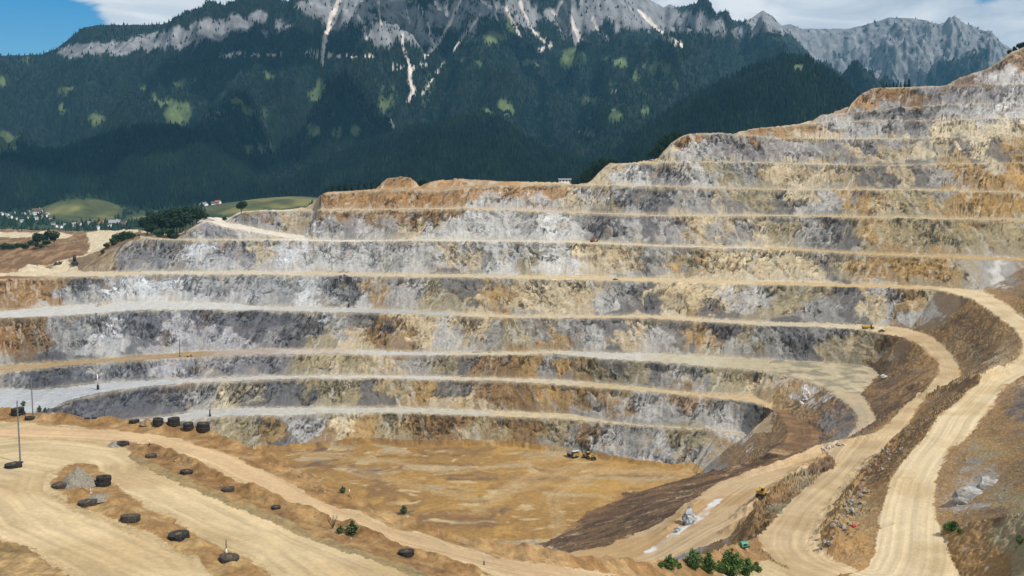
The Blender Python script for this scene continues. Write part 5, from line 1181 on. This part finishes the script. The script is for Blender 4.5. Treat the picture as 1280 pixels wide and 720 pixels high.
for k in range(44):
    i = rs.randrange(len(bl_) - 1); u = rs.random(); px = bl_[i][0] * (1 - u) + bl_[i + 1][0] * u + rs.uniform(-8, 8); py = bl_[i][1] * (1 - u) + bl_[i + 1][1] * u + rs.uniform(-2, 8)
    if k % 2:
        i = rs.randrange(5, 17); px = FG[i][0] * (1 - u) + FG[i + 1][0] * u; py = FG[i][1] * (1 - u) + FG[i + 1][1] * u + rs.uniform(2, 12)
    o = stones[k % 5].copy(); COL.objects.link(o)
    put1(o, px, py, 'small stone lying on an earth berm of the front terrace', 'stone', SF, rz=rs.random() * 6, dz=-.03)
    sc = rs.uniform(.15, .42); o.scale = (sc, sc, sc * .8)
# layered grey outcrop on the right hillside
put1(boulder(61, (13, 9, 7), M_slab, 'rock_outcrop'), 1212, 622, 'grey layered rock outcrop beside the big haul road, below the right hillside', 'rock', rz=.5, dz=-1.6)
put1(boulder(63, (11, 7, 6), M_slab, 'rock_outcrop'), 1236, 607, 'grey rock outcrop higher up the right hillside', 'rock', rz=.7, dz=-1.8)
def heap(px, py, wpx, hpx, label, mat, seed, name='gravel_heap'):
    p = at(px, py); w = wpx * p.y / F / 2; hh_ = hpx * p.y / F; n, m = 40, 14; V = [(0, 0, hh_)]
    for j_ in range(1, m + 1):
        for i in range(n):
            a = 6.2832 * i / n; r_ = j_ / m; V.append((math.cos(a) * w * r_ * 1.12, math.sin(a) * w * r_ * 1.12, hh_ * (1 - r_ ** 1.1)))
    V = np.array(V, np.float32); nz = fbm(V[:, 0] / w * 2 + seed, V[:, 1] / w * 2, o=4); V[:, :2] *= (1 + .10 * nz)[:, None]; V[:, 2] += .07 * hh_ * nz - .25
    Fc = [(0, 1 + i, 1 + (i + 1) % n) for i in range(n)] + [(1 + (j_ - 1) * n + i, 1 + j_ * n + i, 1 + j_ * n + (i + 1) % n, 1 + (j_ - 1) * n + (i + 1) % n) for j_ in range(1, m) for i in range(n)]
    o = MB().add([tuple(v) for v in V], Fc).build(name, mat); o.location = p; return tag(o, label, 'heap')
heap(97, 605, 44, 25, 'cone of grey gravel beside the leaning tyre stack on the front island', M_gravel, 1)
heap(122, 622, 34, 6, 'low spread of grey gravel at the foot of the gravel cone', M_gravel, 4)
heap(143, 558, 22, 8, 'low grey gravel heap touching a black tyre between the haul roads', M_gravel, 2)
heap(184, 529, 18, 8, 'small orange earth heap between black tyres on the rim', M_soil, 3, 'earth_heap')
heap(129, 382, 17, 6, 'small rock pile on the edge of the white bench road at left', M_btan, 6, 'rubble_heap')
for px, py, lb in ((70, 331.5, 'left dark rock at the bend of the left access road'), (75, 331, 'right dark rock, the taller, at the bend of the left access road')):
    put1(boulder(int(px), (4, 4, 4.5), plain_mat('dark_rock', (.04, .035, .03), .95)), px, py, lb, 'rock')

# ------------------------------------------------------------------ trees and bushes
M_leaf, ntl, bl2 = new_mat('leaves', .7); al_ = ntl.nodes.new('ShaderNodeAttribute'); al_.attribute_name = 'Col'; ntl.links.new(al_.outputs['Color'], bl2.inputs['Base Color']); bl2.inputs['Specular IOR Level'].default_value = .15
def leaf_mesh(name, pts, size, cols, seed, parent, elong=1.5):
    r = np.random.default_rng(seed); n = len(pts); u = r.normal(size=(n, 3)); u /= np.linalg.norm(u, axis=1, keepdims=True); w = r.normal(size=(n, 3)); w -= (w * u).sum(1, keepdims=True) * u; w /= np.linalg.norm(w, axis=1, keepdims=True)
    sz = size * (0.6 + .8 * r.random((n, 1))); a = u * sz * elong * .5; b = w * sz * .5
    V = np.stack([pts - a, pts + b, pts + a, pts - b], 1).reshape(-1, 3)
    return np_mesh(name, V, np.arange(4 * n).reshape(n, 4), M_leaf, np.repeat(cols, 4, axis=0), False, parent)
def broadleaf(seed, hgt, wid, nleaf, lsz, base, name='broadleaf_tree', trunk=True):
    r = np.random.default_rng(seed); root = empty(name, 'x', 'tree' if trunk else 'bush')
    nc = 11; cz = hgt * (.62 if trunk else .5); C = []; tries = 0
    while len(C) < nc:
        v = r.normal(size=3); v /= np.linalg.norm(v); v *= r.random() ** .4
        C.append((v[0] * wid * .34, v[1] * wid * .34, cz + v[2] * hgt * (.26 if trunk else .32)))
    C = np.array(C); R = wid * (.15 + .12 * r.random(nc))
    k = r.integers(0, nc, nleaf); d = r.normal(size=(nleaf, 3)); d /= np.linalg.norm(d, axis=1, keepdims=True); rad = R[k] * (0.55 + 0.6 * r.random(nleaf))
    P_ = C[k] + d * rad[:, None] * np.array([1, 1, .85]); P_[:, 2] = np.maximum(P_[:, 2], .05 * hgt)
    tone = (.65 + .7 * r.random(nc))[k] * (.7 + .6 * r.random(nleaf)); cl = np.array(base)[None] * tone[:, None]
    leaf_mesh('crown', P_, lsz, cl.astype(np.float32), seed + 1, root)
    b = MB(); tr_ = wid * .035
    b.rod((0, 0, -.5), (0, 0, cz * .8), tr_, tr_ * .5, 7)
    for c in C[:7]: b.rod((0, 0, cz * (.35 + .05 * r.random())), tuple(c), tr_ * .45, tr_ * .12, 5)
    b.build('trunk', M_bark, root); return root
def conifer(seed, hgt, wid, nleaf, lsz, base, name='conifer_tree', ragged=.25):
    r = np.random.default_rng(seed); root = empty(name, 'x', 'tree'); nb = 70
    hb = np.sort(r.random(nb) ** 1.25) * .93 + .05; ab = r.random(nb) * 6.2832; Lb = wid / 2 * (1 - hb) ** .85 * (1 - ragged + 2 * ragged * r.random(nb)) + .04 * wid
    k = r.integers(0, nb, nleaf); u = r.random(nleaf) ** .6; q = Lb[k] * u
    P_ = np.stack([np.cos(ab[k]) * q, np.sin(ab[k]) * q, hb[k] * hgt - .28 * q + .0 * u], -1) + r.normal(size=(nleaf, 3)) * lsz * .55; P_[:, 2] = np.maximum(P_[:, 2], .02 * hgt)
    tone = (.7 + .6 * r.random(nb))[k] * (.7 + .6 * r.random(nleaf)) * (.8 + .4 * u); cl = np.array(base)[None] * tone[:, None]
    leaf_mesh('crown', P_, lsz, cl.astype(np.float32), seed + 1, root, 2.2)
    b = MB().rod((0, 0, -.4), (0, 0, hgt * .97), wid * .03, wid * .004, 6)
    for i in range(0, nb, 4): b.rod((0, 0, hb[i] * hgt), (math.cos(ab[i]) * Lb[i] * .9, math.sin(ab[i]) * Lb[i] * .9, hb[i] * hgt - .25 * Lb[i]), wid * .008, wid * .003, 4)
    b.build('trunk', M_bark, root); return root
DK, MD, YG = (.017, .034, .013), (.034, .060, .020), (.085, .14, .036)
BT = [broadleaf(70 + k, 12, 11, 2600, .62, DK) for k in range(3)]; BB = [broadleaf(80 + k, 5.5, 6.5, 1300, .5, MD, 'bush', False) for k in range(2)]; CT = [conifer(90 + k, 13, 6.0, 1600, .5, (.013, .030, .013)) for k in range(2)]
def tree_at(protos, k, px, py, hpx, label, cat, group=None, wide=1.0, base_h=12.0):
    p = at(px, py); sc = hpx * p.y / F / base_h
    return put(protos[k % len(protos)], px, py, label, cat, group, rz=random.random() * 6.28, sc=(sc * wide, sc * wide, sc), loc=p, dz=-.2)
g = 'dark broadleaf trees of the clump by the white ramp'
for k, (px, py, hp) in enumerate([(184, 295, 24), (194, 293, 29), (203, 295, 30), (212, 291, 31), (221, 294, 33), (229, 289, 30), (238, 286, 28), (246, 281, 22), (190, 296, 18), (217, 296, 26), (232, 292, 26), (225, 288, 32), (241, 284, 25), (208, 288, 30)]):
    tree_at(BT, k, px, py, hp, 'dark broadleaf tree in the dense clump between the plateau and the white ramp', 'tree', g, 1.1)
for k, (px, py, hp) in enumerate([(199, 297, 12), (212, 298, 14), (219, 299, 9)]):
    tree_at(BB, k, px, py, hp, 'paler green bush at the front of the dense tree clump', 'bush', 'pale bushes in front of the clump', 1.0, 5.5)
for k, (px, py, hp) in enumerate([(162, 299, 11), (155, 301, 13), (147, 303, 13), (141, 307, 10), (134, 312, 8), (128, 318, 6), (166, 298, 7)]):
    tree_at(BB, k, px, py, hp, 'dark green bush in the row along the edge of the purple rock shoulder', 'bush', 'bushes on the shoulder right of the left road', 1.0, 5.5)
for k, (px, py, hp, w_) in enumerate([(48, 312, 21, 'left'), (60, 306, 18, 'middle'), (68, 308, 20, 'right')]):
    tree_at(BT, k, px, py, hp, w_ + ' tree of the three dark trees on the brown rise at the far left', 'tree', 'three trees on the brown rise', .8)
for k in range(10):
    tree_at(BB, k, 2 + 6.2 * k, 311 - .3 * k + (k % 3), 6 + (k * 7) % 4, 'low green bush in the hedge line at the far left', 'bush', 'hedge bushes at the far left', 1.1, 5.5)
tree_at(BT, 0, 302, 269, 17, 'round dark tree alone at the end of the white ramp', 'tree', None, 1.05)
for px, py, hp, lb in ((257, 273, 8, 'small bush at the left foot of the white ramp'), (281, 276, 6, 'small dark bush on the inner bend of the white ramp')): tree_at(BB, 0, px, py, hp, lb, 'bush', None, 1.0, 5.5)
def tree_behind(protos, k, px, py, hpx, dback, label, cat, group, base_h=12.0, wide=1.0):
    c = int(np.clip(np.searchsorted(XM, px), 0, len(XM) - 1)); Y = float(top_d[c]) + dback; t = float(t_of(px, py)); X = t * Y
    p = Vector((X, Y, EYE - float(s_of(py)) * Y)); zg = ground_z(X, Y); top = p.z + hpx * Y / F; H_ = max(top - zg, 3.0); sc = H_ / base_h
    p.z = zg; return put(protos[k % len(protos)], 0, 0, label, cat, group, rz=random.random() * 6.28, sc=(sc * wide, sc * wide, sc), loc=p, dz=-.2)
for k in range(13):
    px = 408 + 8.0 * k; tree_behind(CT, k, px, 240 - .5 * k, 6 + (k * 5) % 4, 30, 'dark conifer in the row behind the orange mound on the skyline', 'tree', 'conifers behind the orange mounds', 13, 1.2)
for k, px in enumerate((523, 527, 531, 537, 717, 722, 727)):
    tree_behind(CT, k, px, 231, 5 + k % 3, 34, 'dark conifer peeping between the orange mounds on the skyline', 'tree', 'conifers between the orange mounds', 13, 1.2)
for k, (px, py, hp) in enumerate([(731, 226, 12), (736, 222, 13), (741, 216, 14), (746, 212, 12), (752, 207, 12), (757, 205, 9), (764, 203, 6), (772, 203, 5)]):
    tree_behind(BT, k, px, py, hp, 22, 'dark tree on the back of the middle shoulder of the quarry', 'tree', 'trees behind the middle shoulder', 12, .55)
for k, (px, py, hp) in enumerate([(812, 202, 12), (818, 198, 14), (824, 194, 17), (829, 188, 17), (834, 181, 15), (839, 177, 12), (845, 173, 9), (851, 170, 6), (821, 203, 10)]):
    tree_behind(BT, k, px, py, hp, 22, 'dark tree on the steep edge left of the upper grey benches', 'tree', 'trees left of the upper benches', 12, .55)
for k, (px, hp) in enumerate([(1104, 4), (1108, 5), (1112, 5), (1117, 6), (1121, 5), (1126, 6), (1131, 7), (1136, 10)]):
    tree_behind(CT, k, px, 108.5, hp, 6, 'small dark conifer in the row on the topmost flat bench', 'tree', 'conifers on the top bench', 13, 1.0)
for k, (px, py, hp) in enumerate([(1262, 66, 4), (1268, 63, 5), (1274, 60, 7), (1279, 58, 6)]):
    tree_behind(BT, k, px, py, hp, 4, 'dark tree on the dark hilltop at the upper right corner', 'tree', 'trees on the right hilltop', 12, .8)
# young growth close to the camera
def shrub(seed, hgt, wid, nst, nleaf, lsz, base, name='bush'):
    """stems fanning up from one root, leaves along their outer parts"""
    r = np.random.default_rng(seed); root = empty(name, 'x', 'bush'); b = MB(); P_ = []; T_ = []
    for k in range(nst):
        a = r.random() * 6.28; out_ = wid / 2 * r.random() ** .7; top = Vector((math.cos(a) * out_, math.sin(a) * out_, hgt * (1 - .55 * (out_ / (wid / 2)) ** 1.5) * r.uniform(.7, 1.0))); mid = Vector((top.x * .35, top.y * .35, top.z * .5))
        b.rod((0, 0, -.2), mid, .03 * hgt / 3, .018 * hgt / 3, 5).rod(mid, top, .018 * hgt / 3, .005, 4)
        n = int(nleaf / nst); u = r.random(n) ** .7; tone = r.uniform(.6, 1.35)
        q = np.array([mid * (1 - x) + top * x if x > .0 else mid for x in u]) + r.normal(size=(n, 3)) * np.array([1, 1, .8]) * (wid * .085 * (1.15 - .75 * u))[:, None]
        low = r.random(n) < .25; q[low] = np.array([mid * x for x in r.uniform(.35, 1, int(low.sum()))]).reshape(-1, 3) + r.normal(size=(int(low.sum()), 3)) * wid * .10
        q[:, 2] = np.maximum(q[:, 2], .03); P_.append(q); T_.append(tone * (.65 + .7 * r.random(n)))
    P_ = np.concatenate(P_); T_ = np.concatenate(T_)
    leaf_mesh('crown', P_, lsz, (np.array(base)[None] * T_[:, None]).astype(np.float32), seed + 1, root, 2.0); b.build('stem', M_bark, root); return root
YB = [shrub(120 + k, 4.2, 3.4, 26, 3600, .14, (.085, .145, .040), 'young_tree') for k in range(3)]; BU = [broadleaf(130 + k, 2.6, 3.6, 3000, .15, YG, 'bush', False) for k in range(2)]
SPK = [shrub(140, 2.6, 2.2, 15, 1100, .13, (.060, .095, .040), 'shrub')]
for k, (px, py, hp, lb) in enumerate([(838, 708, 21, 'small pointed young tree at the left end of the front bushes'), (868, 708, 26, 'dense young tree, second from the left among the front bushes'), (885, 712, 24, 'young tree just left of the tallest one among the front bushes'), (914, 716, 37, 'tallest young tree of the front bushes, above the bottom edge'), (932, 716, 24, 'young tree right behind the tallest one of the front bushes')]):
    tree_at(YB, k, px, py + 4, hp * 1.22, lb, 'bush', 'young trees on the dirt bank at the bottom', 1.0, 4.2)
for k, (px, py, hp, lb) in enumerate([(848, 711, 9, 'low bush between the first two young trees'), (901, 716, 15, 'low leafy bush at the foot of the tallest young tree'), (946, 715, 14, 'low bush at the right end of the front bushes'), (826, 709, 9, 'lowest bush at the far left end of the front bushes'), (1188, 664, 17, 'dark green bush at the right edge of the big haul road'), (1200, 667, 8, 'small bush beside the dark green one on the right hillside'), (1276, 680, 12, 'bush cut by the right edge of the picture')]):
    tree_at(BU, k, px, py, hp, lb, 'bush', None, .9, 2.6)
for px, py, hp, lb in ((441, 668, 22, 'spiky green shrub, the larger, on the earth strip in front of the rear haul road'), (426, 667, 13, 'smaller green shrub left of the spiky one'), (504, 643, 13, 'single small shrub on the rim above the pit floor'), (428, 616, 11, 'tiny shrub on the rim berm beside the upper pit floor'), (29, 508.5, 8, 'green weeds growing behind the left tyre stack'), (50, 514.5, 9, 'bright green weeds at the foot of the second pole'), (57, 515, 6, 'little weed right of the bright green weeds')):
    tree_at(SPK, 0, px, py, hp, lb, 'shrub', None, 1.15, 2.6)
tw = empty('dead_shrub', 'bare grey twigs standing left of the spiky green shrub', 'shrub'); b = MB()
for k in range(14):
    a = rs.uniform(-1.2, 1.2); l_ = rs.uniform(.8, 1.9); p1 = Vector((math.sin(a) * l_ * .6, rs.uniform(-.4, .4), l_)); b.rod((0, 0, 0), p1, .03, .008, 5); b.rod(p1 * .6, p1 * .6 + Vector((rs.uniform(-.5, .5), rs.uniform(-.3, .3), .5)), .015, .005, 4)
b.build('twigs', M_bark, tw); put(tw, 416, 661, tw['label'], sc=1.6)

# ------------------------------------------------------------------ houses in the valley and on the slopes
def house(name, wall, roof, L=12.0, W_=9.0, H_=6.0, R_=3.2):
    t = empty(name, 'x', 'house'); MB().prism([(-W_ / 2, -1.5), (-W_ / 2, H_), (0, H_ + R_ - .15), (W_ / 2, H_), (W_ / 2, -1.5)], -L / 2, L / 2).build('wall', wall, t)
    rf = MB(); e = .9
    for s_ in (-1, 1): rf.prism([(0, H_ + R_), (0, H_ + R_ + .35), (s_ * (W_ / 2 + e), H_ - e * R_ / (W_ / 2) + .35), (s_ * (W_ / 2 + e), H_ - e * R_ / (W_ / 2))], -L / 2 - e, L / 2 + e)
    r_ = rf.build('roof', roof, t); MB().box((L * .22, W_ * .12, H_ + R_), (.9, .9, 2.2)).build('chimney', M_wall, r_)
    for zz in (1.6, 4.3):
        for i in range(4): MB().box((-L / 2 + L * (i + .5) / 4, -W_ / 2 - .02, zz), (1.2, .1, 1.5)).build('window', M_glass, t)
        MB().box((-L / 2 - .02, 0, zz), (.1, 1.4, 1.5)).build('window', M_glass, t)
    MB().box((L * .02, -W_ / 2 - .03, .9), (1.1, .12, 2.1)).build('door', M_wallb, t); return t
HS = [house('house', M_wall, M_roof), house('house', M_wall, M_roofg), house('house', M_wall, M_roofr)]
def house_at(k, px, py, wpx, label, group=None, Y=None, rz=None, sx=1.0):
    # slide along the sight line to the valley surface
    best = None
    if Y is None:
        for Yt in np.linspace(1650, 3880, 300):
            v = valley_at(px, Yt); e = abs(py_of((EYE - v.z) / Yt) - py)
            if best is None or e < best[0]: best = (e, Yt)
        Y = best[1]
    v = valley_at(px, Y); sc = wpx * Y / F / 13.0
    return put(HS[k % 3], 0, 0, label, 'house', group, rz=random.uniform(-.5, .5) if rz is None else rz, sc=(sc * sx, sc, sc), loc=v)
gv = 'small pale houses of the valley village'; lv = 'small pale house scattered in the village below the forested mountain'
for k, (px, py, w) in enumerate([(75, 285, 5), (81, 283, 5), (88, 284, 4.5), (93, 282.5, 6), (99, 281.5, 5), (111, 281, 5.5), (119, 283, 4.5), (122, 287, 7), (163, 278.5, 5), (169, 279.5, 5.5), (41, 268, 6), (50, 273, 5), (56, 271.5, 6), (45, 274, 5), (52, 277.5, 5), (9, 271, 6), (13, 273, 5.5), (2, 269, 5), (36, 266, 4.5), (60, 268, 4), (105, 284.5, 5), (115, 285.5, 4.5), (20, 275, 5), (27, 278, 5), (33, 274, 4.5), (63, 276, 4.5), (66, 281, 5), (30, 269, 4.5), (17, 267, 4), (135, 285, 5), (149, 279, 4.5), (160, 283, 5), (172, 283, 5), (70, 284, 4.5), (96, 286, 5)]):
    house_at(k % 2, px, py, w, lv, gv, rz=random.uniform(-.9, .9))
house_at(0, 47.5, 268, 10, 'long white house with a brown roof above the far left village', rz=.1, sx=1.1)
house_at(2, 127, 283, 8, 'white house with a red roof left of the two large white ones')
house_at(1, 143, 284, 13, 'large white house under the meadow mound, left of the two biggest', rz=.2)
house_at(0, 155, 285, 11, 'large white house under the meadow mound, right of the two biggest', rz=-.3)
house_at(1, 255.5, 259.5, 9, 'white farmhouse at the left of the farm above the white ramp'); house_at(0, 268, 257, 7, 'middle house of the farm above the white ramp'); house_at(2, 273, 255.5, 7, 'right house of the farm above the white ramp')
# long pale hall at the far left
hall = empty('industrial_hall', 'long low pale hall on the plateau edge at the far left', 'building'); MB().prism([(-9, -1), (-9, 5), (0, 6.5), (9, 5), (9, -1)], -30, 30).build('wall', M_white, hall); rf = MB()
for s_ in (-1, 1): rf.prism([(0, 6.6), (0, 6.9), (s_ * 9.8, 5.3), (s_ * 9.8, 5.0)], -30.5, 30.5)
rf.build('roof', M_roofg, hall)
for i in range(8): MB().box((-26 + 7.4 * i, -9.03, 2.6), (4, .1, 1.6)).build('window', M_glass, hall)
hall.location = valley_at(14, 2230); hall.rotation_euler = (0, 0, .05)
bh = empty('site_building', 'pale site building with a low grey roof between the orange mound and the trees', 'building'); MB().box((0, 0, 2.0), (12, 7, 4)).build('wall', M_wall, bh); MB().prism([(-4.2, 3.95), (-4.2, 4.25), (0, 5.2), (4.2, 4.25), (4.2, 3.95)], -6.8, 6.8).build('roof', M_roofg, bh)
for i in range(4): MB().box((-4.8 + 3.2 * i, -3.52, 2.9), (1.6, .1, 1.4)).build('window', M_glass, bh)
MB().box((5.4, -3.53, 1.2), (1.1, .12, 2.2)).build('door', M_wallb, bh)
Yb = float(np.interp(706, XM, top_d)) + 40; Xb = float(t_of(706, 226)) * Yb; bh.location = (Xb, Yb, EYE - float(s_of(229.5)) * Yb)
MB().box((0, 0, -6), (13, 7, 12)).build('plinth', M_wall, bh)
